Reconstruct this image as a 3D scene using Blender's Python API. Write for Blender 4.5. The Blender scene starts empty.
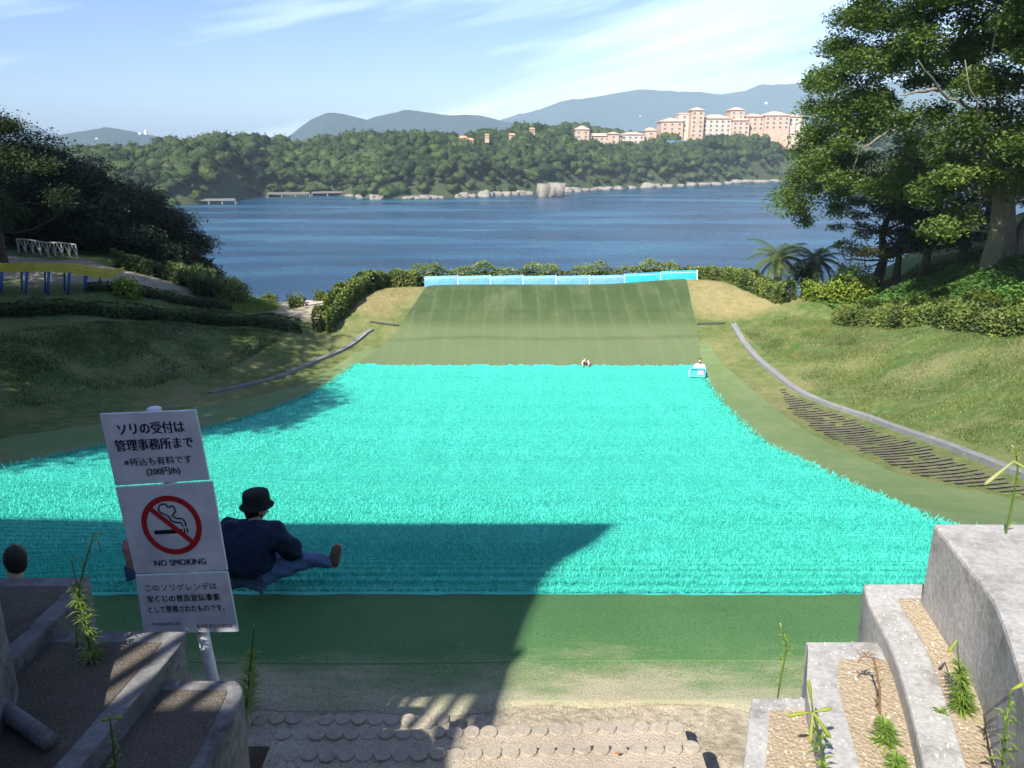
import bpy, bmesh, math, random
import numpy as np
HAZE = 1.35e-4
from mathutils import Vector, Matrix
from mathutils.geometry import delaunay_2d_cdt
R = math.radians
rng = np.random.default_rng(7)
random.seed(7)
scene = bpy.context.scene
COL = scene.collection
# ------------------------------------------------------------------ camera model (camera at the origin, sea at z=-30)
PITCH = math.atan(242 / 800); CP, SP = math.cos(PITCH), math.sin(PITCH); F = 800.0
SEA = -30.0
def ray(px, py):
    v = (384 - py) / F
    return ((px - 512) / F, CP + v * SP, -SP + v * CP)
def G(px, py, Y):
    r = ray(px, py); t = Y / r[1]
    return (r[0] * t, Y, r[2] * t)
def GZ(px, py, Z):
    r = ray(px, py); t = Z / r[2]
    return (r[0] * t, r[1] * t, Z)
SUN_AZ, SUN_EL = R(28), R(43)          # light travels towards +X of +Y by SUN_AZ
# ------------------------------------------------------------------ materials
def nmat(name, base=(.5, .5, .5), rough=.8, spec=.3):
    m = bpy.data.materials.new(name); m.use_nodes = True
    nt = m.node_tree; b = nt.nodes['Principled BSDF']
    b.inputs['Base Color'].default_value = (*base, 1); b.inputs['Roughness'].default_value = rough
    b.inputs['Specular IOR Level'].default_value = spec
    return m, nt, b
def node(nt, t, **kw):
    n = nt.nodes.new(t)
    for k, v in kw.items():
        if k in n.inputs.keys(): n.inputs[k].default_value = v
        else: setattr(n, k, v)
    return n
def coords(nt, scale=(1, 1, 1), kind='Object'):
    tc = node(nt, 'ShaderNodeTexCoord'); mp = node(nt, 'ShaderNodeMapping')
    mp.inputs['Scale'].default_value = scale
    nt.links.new(tc.outputs[kind], mp.inputs['Vector']); return mp.outputs['Vector']
def noise(nt, vec, scale, detail=6, rough=.6):
    n = node(nt, 'ShaderNodeTexNoise'); n.inputs['Scale'].default_value = scale
    n.inputs['Detail'].default_value = detail; n.inputs['Roughness'].default_value = rough
    nt.links.new(vec, n.inputs['Vector']); return n.outputs['Fac']
def ramp(nt, fac, stops):
    r = node(nt, 'ShaderNodeValToRGB'); e = r.color_ramp.elements
    while len(e) < len(stops): e.new(.5)
    for i, (p, c) in enumerate(stops):
        e[i].position = p; e[i].color = (*c, 1) if len(c) == 3 else c
    nt.links.new(fac, r.inputs['Fac']); return r.outputs['Color']
def mix(nt, fac, a, b, mode='MIX'):
    n = node(nt, 'ShaderNodeMix', data_type='RGBA', blend_type=mode)
    for s, v in ((n.inputs[0], fac), (n.inputs[6], a), (n.inputs[7], b)):
        if isinstance(v, bpy.types.NodeSocket): nt.links.new(v, s)
        elif isinstance(v, (int, float)): s.default_value = v
        else: s.default_value = (*v, 1)
    return n.outputs[2]
def bump(nt, b, h, strength=.5, dist=.05):
    n = node(nt, 'ShaderNodeBump'); n.inputs['Strength'].default_value = strength; n.inputs['Distance'].default_value = dist
    nt.links.new(h, n.inputs['Height']); nt.links.new(n.outputs['Normal'], b.inputs['Normal']); return n
def mottled(name, c1, c2, scale=3, rough=.85, bs=.3, bd=.02, fine=30, spec=.25, stretch=(1, 1, 1)):
    m, nt, b = nmat(name, c1, rough, spec); v = coords(nt, stretch)
    a = noise(nt, v, scale); f = noise(nt, v, fine, 4)
    c = ramp(nt, a, [(.3, c1), (.7, c2)])
    c = mix(nt, .35, c, ramp(nt, f, [(.3, tuple(x * .55 for x in c1)), (.7, tuple(min(1, x * 1.35) for x in c2))]))
    nt.links.new(c, b.inputs['Base Color']); bump(nt, b, f, bs, bd); return m
def leafmat(name, c1, c2, scale=.6, trans=.25, rough=.55, spec=.3):
    m, nt, b = nmat(name, c1, rough, spec); v = coords(nt)
    at = node(nt, 'ShaderNodeAttribute'); at.attribute_name = 'tint'
    c = ramp(nt, noise(nt, v, scale, 3), [(.3, c1), (.7, c2)])
    t = ramp(nt, at.outputs['Fac'], [(0, (.55, .6, .5)), (.5, (1, 1, 1)), (1, (1.5, 1.4, 1.25))])
    c = mix(nt, 1.0, c, t, 'MULTIPLY')
    nt.links.new(c, b.inputs['Base Color'])
    if trans:
        tr = node(nt, 'ShaderNodeBsdfTranslucent'); mx = node(nt, 'ShaderNodeMixShader'); mx.inputs[0].default_value = trans
        nt.links.new(mix(nt, 1.0, c, (1.3, 1.5, .6), 'MULTIPLY'), tr.inputs['Color'])
        nt.links.new(b.outputs[0], mx.inputs[1]); nt.links.new(tr.outputs[0], mx.inputs[2])
        nt.links.new(mx.outputs[0], nt.nodes['Material Output'].inputs['Surface'])
    return m
# ------------------------------------------------------------------ objects
def props(o, label=None, cat=None, group=None, kind=None):
    if label: o['label'] = label
    if cat: o['category'] = cat
    if group: o['group'] = group
    if kind: o['kind'] = kind
    return o
def empty(name, loc, label, cat, group=None, kind=None):
    o = bpy.data.objects.new(name, None); COL.objects.link(o); o.location = loc; o.empty_display_size = .1
    return props(o, label, cat, group, kind)
def worldloc(o):
    p = Vector((0, 0, 0))
    while o: p += Vector(o.location); o = o.parent
    return p
def npmesh(name, V, faces_list, tints=None, attrs=None):
    """V (N,3); faces_list: list of int arrays (M,k)."""
    me = bpy.data.meshes.new(name); V = np.asarray(V, dtype=np.float32)
    me.vertices.add(len(V)); me.vertices.foreach_set('co', V.ravel())
    fl = [np.asarray(f, dtype=np.int32) for f in faces_list if len(f)]
    nl = sum(f.size for f in fl); npol = sum(len(f) for f in fl)
    me.loops.add(nl); me.polygons.add(npol)
    me.loops.foreach_set('vertex_index', np.concatenate([f.ravel() for f in fl]))
    starts = []; s = 0
    for f in fl:
        k = f.shape[1]; starts.append(s + np.arange(len(f)) * k); s += f.size
    me.polygons.foreach_set('loop_start', np.concatenate(starts).astype(np.int32))
    if tints is not None:
        a = me.attributes.new('tint', 'FLOAT', 'POINT'); a.data.foreach_set('value', np.asarray(tints, dtype=np.float32))
    for k, val in (attrs or {}).items():
        a = me.attributes.new(k, 'FLOAT', 'POINT'); a.data.foreach_set('value', np.asarray(val, dtype=np.float32))
    me.update(calc_edges=True); me.validate(); return me
def link(name, me, mat, parent=None, smooth=False, recentre=True):
    """mesh data is in world coordinates; origin goes to its base (top-level) or the parent's frame."""
    o = bpy.data.objects.new(name, me); COL.objects.link(o)
    for m in (mat if isinstance(mat, (list, tuple)) else [mat]): me.materials.append(m)
    if smooth: me.polygons.foreach_set('use_smooth', [True] * len(me.polygons))
    if parent:
        off = worldloc(parent); me.transform(Matrix.Translation(-off)); o.parent = parent
    elif recentre and len(me.vertices):
        co = np.empty(len(me.vertices) * 3, dtype=np.float32); me.vertices.foreach_get('co', co); co = co.reshape(-1, 3)
        c = (co.min(0) + co.max(0)) / 2; b = Vector((float(c[0]), float(c[1]), float(co[:, 2].min())))
        me.transform(Matrix.Translation(-b)); o.location = b
    return o
class MB:
    def __init__(s): s.v = []; s.f = []
    def add(s, vs, fs):
        n = len(s.v); s.v += [tuple(v) for v in vs]; s.f += [tuple(i + n for i in f) for f in fs]; return s
    def box(s, c, d, rz=0, M=None):
        vs = [(x * d[0] / 2, y * d[1] / 2, z * d[2] / 2) for x in (-1, 1) for y in (-1, 1) for z in (-1, 1)]
        if M is None: M = Matrix.Translation(c) @ Matrix.Rotation(rz, 4, 'Z')
        vs = [M @ Vector(v) for v in vs]
        return s.add(vs, [(0, 1, 3, 2), (4, 6, 7, 5), (0, 4, 5, 1), (2, 3, 7, 6), (0, 2, 6, 4), (1, 5, 7, 3)])
    def prism(s, bot, top):
        n = len(bot)
        return s.add(list(bot) + list(top), [tuple(range(n))[::-1], tuple(range(n, 2 * n))] + [(i, (i + 1) % n, n + (i + 1) % n, n + i) for i in range(n)])
    def tube(s, pts, rad, n=8, caps=True):
        pts = [Vector(p) for p in pts]
        if not isinstance(rad, (list, tuple)): rad = [rad] * len(pts)
        vs = []; prev = None
        for i, p in enumerate(pts):
            d = (pts[min(i + 1, len(pts) - 1)] - pts[max(i - 1, 0)]).normalized()
            a = prev if prev is not None else (Vector((1, 0, 0)) if abs(d.x) < .9 else Vector((0, 1, 0)))
            u = (a - d * a.dot(d)).normalized(); w = d.cross(u); prev = u
            vs += [p + (u * math.cos(2 * math.pi * k / n) + w * math.sin(2 * math.pi * k / n)) * rad[i] for k in range(n)]
        fs = [(i * n + k, i * n + (k + 1) % n, (i + 1) * n + (k + 1) % n, (i + 1) * n + k) for i in range(len(pts) - 1) for k in range(n)]
        if caps: fs += [tuple(range(n))[::-1], tuple(range((len(pts) - 1) * n, len(pts) * n))]
        return s.add(vs, fs)
    def ball(s, c, r, nu=12, nv=8, M=None):
        r = r if isinstance(r, (list, tuple)) else (r, r, r); vs = []; fs = []
        for j in range(nv + 1):
            t = math.pi * j / nv
            for i in range(nu):
                p = 2 * math.pi * i / nu; q = Vector((r[0] * math.sin(t) * math.cos(p), r[1] * math.sin(t) * math.sin(p), r[2] * math.cos(t)))
                vs.append((M @ q if M else q) + Vector(c))
        for j in range(nv):
            for i in range(nu): fs.append((j * nu + i, (j + 1) * nu + i, (j + 1) * nu + (i + 1) % nu, j * nu + (i + 1) % nu))
        return s.add(vs, fs)
    def mesh(s, name, bevel=0, seg=2, weld=False):
        me = bpy.data.meshes.new(name); me.from_pydata([tuple(v) for v in s.v], [], s.f)
        bm = bmesh.new(); bm.from_mesh(me)
        if weld: bmesh.ops.remove_doubles(bm, verts=bm.verts, dist=1e-5)
        if bevel: bmesh.ops.bevel(bm, geom=bm.edges[:], offset=bevel, segments=seg, profile=.5, affect='EDGES', clamp_overlap=True)
        bmesh.ops.recalc_face_normals(bm, faces=bm.faces); bm.to_mesh(me); bm.free(); me.update(); return me
    def build(s, name, mat, parent=None, bevel=0, smooth=False, seg=2, weld=False):
        return link(name, s.mesh(name, bevel, seg, weld), mat, parent, smooth)
# ------------------------------------------------------------------ leaves
def leaf_arrays(P, size, asp=.45, up=.3, N=None, nb=.0, jitter=.4):
    """diamond shaped leaves at points P; N optional normals biasing the orientation"""
    n = len(P); nrm = rng.normal(size=(n, 3)); nrm /= np.linalg.norm(nrm, axis=1)[:, None]
    nrm[:, 2] = np.abs(nrm[:, 2]) + up
    if N is not None: nrm += N * nb
    nrm /= np.linalg.norm(nrm, axis=1)[:, None]
    a = rng.normal(size=(n, 3)); u = np.cross(nrm, a); u /= np.linalg.norm(u, axis=1)[:, None] + 1e-9; w = np.cross(nrm, u)
    s = (size * (1 + jitter * rng.uniform(-1, 1, n)))[:, None] * .5
    V = np.stack([P - u * s, P + w * s * asp, P + u * s, P - w * s * asp], 1).reshape(-1, 3)
    return V, np.arange(n * 4).reshape(-1, 4)
def blades(P, h, w, lean=.35, dirn=None):
    n = len(P); th = rng.uniform(0, 2 * np.pi, n); d = np.stack([np.cos(th), np.sin(th), np.zeros(n)], 1)
    ln = rng.normal(size=(n, 3)) * lean; ln[:, 2] = 1
    if dirn is not None: ln += dirn
    ln /= np.linalg.norm(ln, axis=1)[:, None]
    hh = (h * rng.uniform(.6, 1.25, n))[:, None]; ww = (w * rng.uniform(.7, 1.3, n))[:, None] * .5
    V = np.stack([P - d * ww, P + d * ww, P + ln * hh], 1).reshape(-1, 3)
    return V, np.arange(n * 3).reshape(-1, 3)
def sph(n):
    a = rng.normal(size=(n, 3)); return a / np.linalg.norm(a, axis=1)[:, None]
def cluster_points(centers, radii, per, flat=.7, shell=.55):
    P = []; T = []
    for c, r, k in zip(centers, radii, per):
        d = sph(k); rr = shell + (1 - shell) * rng.random(k)
        lump = 1 + .25 * np.sin(d @ rng.normal(size=3) * 4 + rng.random() * 6)
        q = d * (rr * lump)[:, None] * np.asarray(r, float).reshape(1, -1); q[:, 2] *= flat; P.append(q + np.asarray(c)); T.append(np.full(k, rng.random()) * .7 + rng.random(k) * .3)
    return np.concatenate(P), np.concatenate(T)
# ------------------------------------------------------------------ the shape of the near ground
FY = [-12, 0, 4.4, 5.0, 6.5, 10, 16.5, 24, 33, 39, 45, 51, 53.5, 58, 64, 75]
FZ = [-3.95, -3.95, -3.95, -3.93, -3.9, -5.43, -7.72, -9.47, -10.7, -11.0, -9.87, -8.42, -8.6, -13, -22, -34]
def zf(Y): return float(np.interp(Y, FY, FZ))
CY_L = [(6.5, -19), (12, -15.5), (15, -13.6), (18, -12.4), (21.5, -11.7), (27, -10.1), (32, -8.9), (36, -8.3), (39.1, -7.9)]
CY_R = [(6.5, 6.8), (13.2, 7.45), (14.5, 7.9), (17, 8.3), (21.3, 8.4), (24.5, 8.3), (28, 8.45), (32, 8.75), (37.5, 9.2), (39.1, 9.4)]
BO_L = [(4.9, -21), (12, -20), (16, -18), (22, -15.2), (25.5, -13.9), (30, -12.4), (32, -11.3), (36, -9.5), (40.5, -8.3), (44, -6.4)]
BO_R = [(4.9, 11), (12, 12), (16.5, 11.5), (18, 10.9), (20, 10.4), (25.5, 10.5), (34.5, 10.8), (41, 10.5), (44, 10.5)]
GUT_L = [G(372, 335, 43.5), G(365, 338, 43), G(345, 348, 41), G(290, 375, 37), G(250, 387, 35), G(210, 397, 33)]
GUT_R = [G(733, 325, 44), G(742, 340, 41.5), G(760, 362, 38), G(800, 395, 33), G(830, 410, 30.5), G(870, 425, 28), G(940, 450, 23), G(1010, 478, 19), (12.7, 15, -7.6), (12.5, 10, -5.6)]
pts = []
for Y in (6.5, 10, 16.5, 24, 33, 39, 45, 51):
    for X in (-5, 0, 6): pts.append((X, Y, zf(Y)))
for Y in (0, 4.4, 5.2):
    for X in (-20, -8, 0, 8, 12): pts.append((X, Y, zf(Y)))
for X in (-24, -8, 0, 8, 14): pts += [(X, -2.5, -2.6), (X, -7, 1.0), (X, -12.9, 5.5)]  # unseen rise behind the viewer, added to block the low sky
for (Y, X) in CY_L[1:]: pts.append((X, Y, zf(Y) + (.45 if 14 < Y < 26 else .15)))
for (Y, X) in CY_R[1:]: pts.append((X, Y, zf(Y) - .05))
for (px, py, Y) in ((358, 358, 40.5), (312, 384, 36), (243, 400, 32), (200, 406, 30), (100, 425, 25.5), (0, 440, 22)): pts.append(G(px, py, Y))
for (px, py, Y) in ((820, 442, 25.5), (750, 392, 34.5), (890, 477, 20), (1024, 502, 16.5)): pts.append(G(px, py, Y))
pts += GUT_L + GUT_R
pts += [G(330, 350, 41), G(250, 382, 36), G(150, 402, 31.5), G(0, 415, 26), (-18.5, 20, -8.2), (-19, 16, -7.3), (-19, 10, -5.2), (-21, 5.5, -3.9)]
# left rim, plateau, mound and fall to the sea
pts += [G(300, 332, 41), G(225, 326, 40), G(150, 322, 38.5), G(75, 323, 35.5), G(0, 325, 33), (-23, 20, -6.0), (-23, 10, -4.2), (-24, 0, -3)]
pts += [G(315, 328, 42.5), G(340, 305, 45), G(385, 281, 50.5), G(415, 284, 51), G(300, 311, 45), G(275, 309, 48), G(255, 300, 49), (-10.5, 51, -9.9), (-12, 47, -9.4)]
pts += [G(0, 306, 36.5), G(60, 304, 38), G(150, 306, 41), G(105, 277, 44), G(60, 262, 46), G(0, 260, 46.5), G(130, 268, 46), G(200, 296, 46), G(170, 280, 48), G(240, 294, 50), G(205, 282, 57)]
pts += [(-40, 36, -6), (-40, 46, -5.2), (-40, 60, -6), (-28, 62, -7), (-60, 20, -2), (-60, 45, -3), (-60, 0, -1), (-60, -12, 0), (-60, 75, -10), (-40, 75, -14), (-25, 75, -24), (-16, 64, -16), (-14, 60, -14), (-24, 58, -8)]
pts += [(-8, 56, -12), (0, 56.5, -12.5), (8, 56.5, -12.5), (-10, 64, -22), (0, 64, -22), (10, 64, -22), (-10, 75, -34), (0, 75, -34), (12, 75, -34), (-70, 80, -12), (-70, -14, 0)]
# right rim, hill
pts += [G(697, 272, 51), G(716, 274, 51), G(760, 290, 48), G(800, 309, 45), G(840, 323, 42), G(930, 323, 36), G(1024, 331, 30), (19.5, 20, -4.9), (19, 10, -3.2), (17, 0, -2.5), (17, -12, 5)]
pts += [G(735, 318, 45.5), G(770, 335, 42), G(870, 350, 36), G(900, 330, 36)]
pts += [G(870, 303, 45), G(900, 290, 43), G(950, 275, 41), G(1000, 259, 38), G(1024, 262, 36.5), (24, 30, -4.2), (24, 20, -3), (35, 38, -1), (35, 20, 0), (30, 46, -3.5), (60, 40, 3), (60, 20, 4), (60, 0, 3), (60, -12, 3), (60, 60, 0), (70, 80, -6), (70, -14, 3)]
pts += [(20, 51, -9.5), (17, 51, -9.6), (22, 56, -12), (30, 56, -6), (15, 57, -14), (16, 64, -22), (28, 64, -14), (16, 75, -34), (32, 75, -28), (45, 75, -18)]
pts = [(x, y, z) for (x, y, z) in pts]
def terrain_grid():
    x0, x1, y0, y1, st = -66, 62, -13, 76, .4
    xs = np.arange(x0, x1 + .01, st); ys = np.arange(y0, y1 + .01, st)
    r = delaunay_2d_cdt([Vector((p[0], p[1])) for p in pts], [], [], 0, 1e-4)
    vo, tri, orig = r[0], r[2], r[3]
    Zv = np.array([pts[o[0]][2] for o in orig]); XY = np.array([(v.x, v.y) for v in vo])
    Z = np.full((len(ys), len(xs)), np.nan)
    for t in tri:
        a, b, c = XY[t[0]], XY[t[1]], XY[t[2]]
        i0 = max(0, int((min(a[0], b[0], c[0]) - x0) / st)); i1 = min(len(xs) - 1, int((max(a[0], b[0], c[0]) - x0) / st) + 1)
        j0 = max(0, int((min(a[1], b[1], c[1]) - y0) / st)); j1 = min(len(ys) - 1, int((max(a[1], b[1], c[1]) - y0) / st) + 1)
        if i1 < i0 or j1 < j0: continue
        X, Y = np.meshgrid(xs[i0:i1 + 1], ys[j0:j1 + 1])
        d = (b[1] - c[1]) * (a[0] - c[0]) + (c[0] - b[0]) * (a[1] - c[1])
        if abs(d) < 1e-9: continue
        l1 = ((b[1] - c[1]) * (X - c[0]) + (c[0] - b[0]) * (Y - c[1])) / d
        l2 = ((c[1] - a[1]) * (X - c[0]) + (a[0] - c[0]) * (Y - c[1])) / d
        l3 = 1 - l1 - l2; m = (l1 >= -1e-6) & (l2 >= -1e-6) & (l3 >= -1e-6)
        z = l1 * Zv[t[0]] + l2 * Zv[t[1]] + l3 * Zv[t[2]]
        sub = Z[j0:j1 + 1, i0:i1 + 1]; sub[m] = z[m]
    Z = np.where(np.isnan(Z), -5, Z)
    k = np.exp(-.5 * (np.arange(-6, 7) * st / 1.0) ** 2); k /= k.sum()
    def blur(A):
        B = np.pad(A, 6, mode='edge')
        B = np.apply_along_axis(lambda q: np.convolve(q, k, 'valid'), 0, B)
        return np.apply_along_axis(lambda q: np.convolve(q, k, 'valid'), 1, B)
    S = blur(Z)
    # natural unevenness away from the laid mats
    X, Y = np.meshgrid(xs, ys)
    bl = np.interp(Y, [p[0] for p in BO_L], [p[1] for p in BO_L]); br = np.interp(Y, [p[0] for p in BO_R], [p[1] for p in BO_R])
    off = np.clip((np.maximum(bl - X, X - br) - 2.8) / 3.5, 0, 1) * np.clip((Y - 8) / 6, 0, 1)
    off = np.maximum(off, np.clip((Y - 60) / 8, 0, 1))
    und = .10 * np.sin(X * .9 + 1.3 * np.sin(Y * .5)) + .08 * np.sin(Y * 1.3 + X * .7) + .05 * np.sin(2.3 * X - 1.7 * Y) + .04 * np.sin(3.9 * X + 3.1 * Y)
    S = S + off * und * .65
    return xs, ys, S
TX, TY, TZ = terrain_grid()
def zt(X, Y):
    X = np.asarray(X, float); Y = np.asarray(Y, float)
    fx = np.clip((X - TX[0]) / .4, 0, len(TX) - 1.001); fy = np.clip((Y - TY[0]) / .4, 0, len(TY) - 1.001)
    i = fx.astype(int); j = fy.astype(int); u = fx - i; v = fy - j
    return TZ[j, i] * (1 - u) * (1 - v) + TZ[j, i + 1] * u * (1 - v) + TZ[j + 1, i] * (1 - u) * v + TZ[j + 1, i + 1] * u * v
def z1(x, y): return float(zt(x, y))
def onray(px, py, y0=5, y1=90):
    """first point of the ground seen along a pixel's ray"""
    r = ray(px, py)
    for Y in np.arange(y0, y1, .1):
        t = Y / r[1]
        if r[2] * t <= z1(r[0] * t, Y): return (r[0] * t, Y, z1(r[0] * t, Y))
    return None
def interp(tab, Y): return np.interp(Y, [p[0] for p in tab], [p[1] for p in tab])
def sheet(name, Y0, Y1, L, Rr, mat, off, ny, nx, ragged=0, endrag=0, drape=None):
    Ys = np.linspace(Y0, Y1, ny); V = []
    for a, Y in enumerate(Ys):
        xl = float(interp(L, Y)) + ragged * random.uniform(-1, 1); xr = float(interp(Rr, Y)) + ragged * random.uniform(-1, 1)
        X = np.linspace(xl, xr, nx); yy = np.full(nx, Y)
        if a == ny - 1 and endrag: yy = yy + rng.uniform(-endrag, endrag, nx)
        if drape is not None and a == 0: yy = yy + .05 * np.sin(X * 1.9) + .03 * np.sin(X * 5.3 + 1) + rng.uniform(-.012, .012, nx)
        V.append(np.stack([X, yy, zt(X, yy) + (drape if drape is not None and a == 0 else off)], 1))
    V = np.concatenate(V); i = np.arange(ny - 1)[:, None] * nx + np.arange(nx - 1)[None, :]
    Fc = np.stack([i, i + 1, i + nx + 1, i + nx], -1).reshape(-1, 4)
    me = npmesh(name, V, [Fc]); return link(name, me, mat, smooth=True, recentre=False)
# ================================================================== camera, sky, sun
cam = bpy.data.cameras.new('camera'); cam.lens = 28.125; cam.sensor_width = 36; cam.clip_start = .05; cam.clip_end = 40000
co = bpy.data.objects.new('camera', cam); COL.objects.link(co); co.rotation_euler = (math.pi / 2 - PITCH, 0, 0); scene.camera = co
w = bpy.data.worlds.new('World'); scene.world = w; w.use_nodes = True; nt = w.node_tree; bg = nt.nodes['Background']
sky = node(nt, 'ShaderNodeTexSky'); sky.sky_type = 'NISHITA'; sky.sun_disc = False; sky.sun_elevation = SUN_EL; sky.sun_rotation = R(208)
sky.altitude = 30; sky.air_density = 1.0; sky.dust_density = 1.2; sky.ozone_density = 1.6
tc = node(nt, 'ShaderNodeTexCoord'); sep = node(nt, 'ShaderNodeSeparateXYZ'); nt.links.new(tc.outputs['Generated'], sep.inputs[0])
def vm(op, a, b):
    n = node(nt, 'ShaderNodeMath', operation=op)
    for i, v in enumerate((a, b)):
        if isinstance(v, bpy.types.NodeSocket): nt.links.new(v, n.inputs[i])
        elif v is not None: n.inputs[i].default_value = v
    return n.outputs[0]
den = vm('ADD', vm('MAXIMUM', sep.outputs['Z'], 0.0), .18)
cx_ = vm('DIVIDE', sep.outputs['X'], den); cy_ = vm('DIVIDE', sep.outputs['Y'], den)
cmb = node(nt, 'ShaderNodeCombineXYZ'); nt.links.new(sep.outputs['X'], cmb.inputs[0]); nt.links.new(sep.outputs['Z'], cmb.inputs[1]); nt.links.new(sep.outputs['Y'], cmb.inputs[2])
rt = node(nt, 'ShaderNodeMapping'); rt.inputs['Rotation'].default_value = (0, 0, R(-13)); nt.links.new(cmb.outputs[0], rt.inputs[0]); mp = node(nt, 'ShaderNodeMapping'); mp.inputs['Scale'].default_value = (1.5, 11.0, .6); mp.inputs['Location'].default_value = (.4, 1.15, 0)
nt.links.new(rt.outputs[0], mp.inputs[0])
n1 = noise(nt, mp.outputs[0], 1.0, 5, .5)
mp2 = node(nt, 'ShaderNodeMapping'); mp2.inputs['Scale'].default_value = (2.6, 30, .8); nt.links.new(rt.outputs[0], mp2.inputs[0])
n2 = noise(nt, mp2.outputs[0], 1.2, 8, .6)
cl = ramp(nt, vm('ADD', vm('MULTIPLY', n1, .75), vm('MULTIPLY', n2, .25)), [(.47, (0, 0, 0)), (.63, (1, 1, 1))])
cl = vm('MULTIPLY', cl, vm('MULTIPLY', vm('MINIMUM', vm('MAXIMUM', vm('ADD', vm('MULTIPLY', sep.outputs['Y'], 2.0), .1), 0.0), 1.0), .50))
skyb = mix(nt, 1.0, sky.outputs[0], (.88, 1.04, 1.44), 'MULTIPLY')
nt.links.new(mix(nt, cl, skyb, (15.5, 17.6, 20.5)), bg.inputs['Color']); bg.inputs['Strength'].default_value = .060
sl = bpy.data.lights.new('sun', 'SUN'); sl.energy = 4.7; sl.angle = R(.53); sl.color = (1, .95, .87)
so = bpy.data.objects.new('sun', sl); COL.objects.link(so)
ld = Vector((math.sin(SUN_AZ) * math.cos(SUN_EL), math.cos(SUN_AZ) * math.cos(SUN_EL), -math.sin(SUN_EL)))
so.rotation_euler = ld.to_track_quat('-Z', 'Y').to_euler(); so.location = (-20, -40, 40)
scene.view_settings.view_transform = 'Standard'; scene.view_settings.look = 'None'; scene.view_settings.exposure = 1.04; scene.view_settings.gamma = 1
# haze: the air between here and the mountains
hm = bpy.data.materials.new('haze'); hm.use_nodes = True; hn = hm.node_tree; hn.nodes.remove(hn.nodes['Principled BSDF'])
pv = node(hn, 'ShaderNodeVolumePrincipled'); pv.inputs['Color'].default_value = (.62, .82, 1, 1); pv.inputs['Density'].default_value = HAZE; pv.inputs['Anisotropy'].default_value = -.3
hn.links.new(pv.outputs[0], hn.nodes['Material Output'].inputs['Volume'])
hz = MB().box((0, 2300, 140), (13000, 6000, 346)).build('haze', hm); props(hz, kind='stuff', label='pale blue air over the bay and the far hills')
hm.volume_intersection_method = 'FAST' if hasattr(hm, 'volume_intersection_method') else hm.volume_intersection_method
# ================================================================== ground
X, Y = np.meshgrid(TX, TY)
def inpoly(X, Y, poly):
    ins = np.zeros(X.shape, bool); n = len(poly)
    for i in range(n):
        x1, y1 = poly[i][:2]; x2, y2 = poly[(i + 1) % n][:2]
        c = ((y1 > Y) != (y2 > Y)) & (X < (x2 - x1) * (Y - y1) / (y2 - y1 + 1e-12) + x1); ins ^= c
    return ins
def soft(mask, k=3):
    A = mask.astype(float)
    for _ in range(k):
        B = np.pad(A, 1, mode='edge'); A = (B[:-2, 1:-1] + B[2:, 1:-1] + B[1:-1, :-2] + B[1:-1, 2:] + B[1:-1, 1:-1] * 2) / 6
    return A
soil = inpoly(X, Y, [G(0, 250, 49), G(110, 262, 49), G(175, 285, 48), G(215, 304, 45), G(200, 312, 43), (-14, 43.5), (-26, 41.5), (-60, 38), (-60, 50)])
soil |= (Y < 5.5) | inpoly(X, Y, [(22, 36), (27, 30), (60, 25), (60, 34), (30, 38), (24, 38.5)])
soil |= inpoly(X, Y, [(-13, 43.2), (-10.2, 43), (-9.4, 46), (-10.5, 52), (-15, 52), (-14, 47)])
dry = inpoly(X, Y, [(-11, 45.5), (-7, 44.5), (-5, 51.6), (-9, 51.6)]) | inpoly(X, Y, [(10.4, 45.5), (12.6, 44.6), (17, 46), (13, 52), (10.8, 51.6)])
dry2 = inpoly(X, Y, [(-15.5, 31), (-12, 31), (-6.5, 44), (-8.5, 44.5)]) | inpoly(X, Y, [(10.3, 16), (13.5, 16), (13.3, 30), (12.5, 44), (10.3, 44)])
V = np.stack([X, Y, TZ], -1).reshape(-1, 3); ny, nx = X.shape
i = np.arange(ny - 1)[:, None] * nx + np.arange(nx - 1)[None, :]
me = npmesh('ground', V, [np.stack([i, i + 1, i + nx + 1, i + nx], -1).reshape(-1, 4)],
            attrs={'soil': soft(soil, 2).ravel(), 'dry': np.clip(soft(dry, 4) + .22 * soft(dry2, 3), 0, 1).ravel()})
m, nt, b = nmat('grass_and_soil', (.08, .13, .03), .95, .1); v = coords(nt)
a1 = noise(nt, v, .35, 5); a2 = noise(nt, v, 2.2, 6); a3 = noise(nt, v, 14, 5)
g = ramp(nt, a2, [(.30, (.065, .12, .028)), (.52, (.105, .155, .045)), (.70, (.19, .20, .08))])
g = mix(nt, ramp(nt, a1, [(.46, (0, 0, 0)), (.66, (.75, .75, .75))]), g, (.23, .22, .10))
d_ = ramp(nt, a2, [(.3, (.22, .20, .085)), (.7, (.32, .27, .13))])
s_ = ramp(nt, a2, [(.3, (.26, .215, .15)), (.7, (.42, .37, .27))])
ad = node(nt, 'ShaderNodeAttribute'); ad.attribute_name = 'dry'; asl = node(nt, 'ShaderNodeAttribute'); asl.attribute_name = 'soil'
c = mix(nt, ad.outputs['Fac'], g, d_); c = mix(nt, asl.outputs['Fac'], c, s_)
c = mix(nt, 1.0, c, ramp(nt, a3, [(.25, (.6, .6, .6)), (.75, (1.3, 1.3, 1.3))]), 'MULTIPLY')
nt.links.new(c, b.inputs['Base Color']); bump(nt, b, a3, .6, .05)
ground = link('ground', me, m, smooth=True, recentre=False); props(ground, kind='structure')
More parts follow.
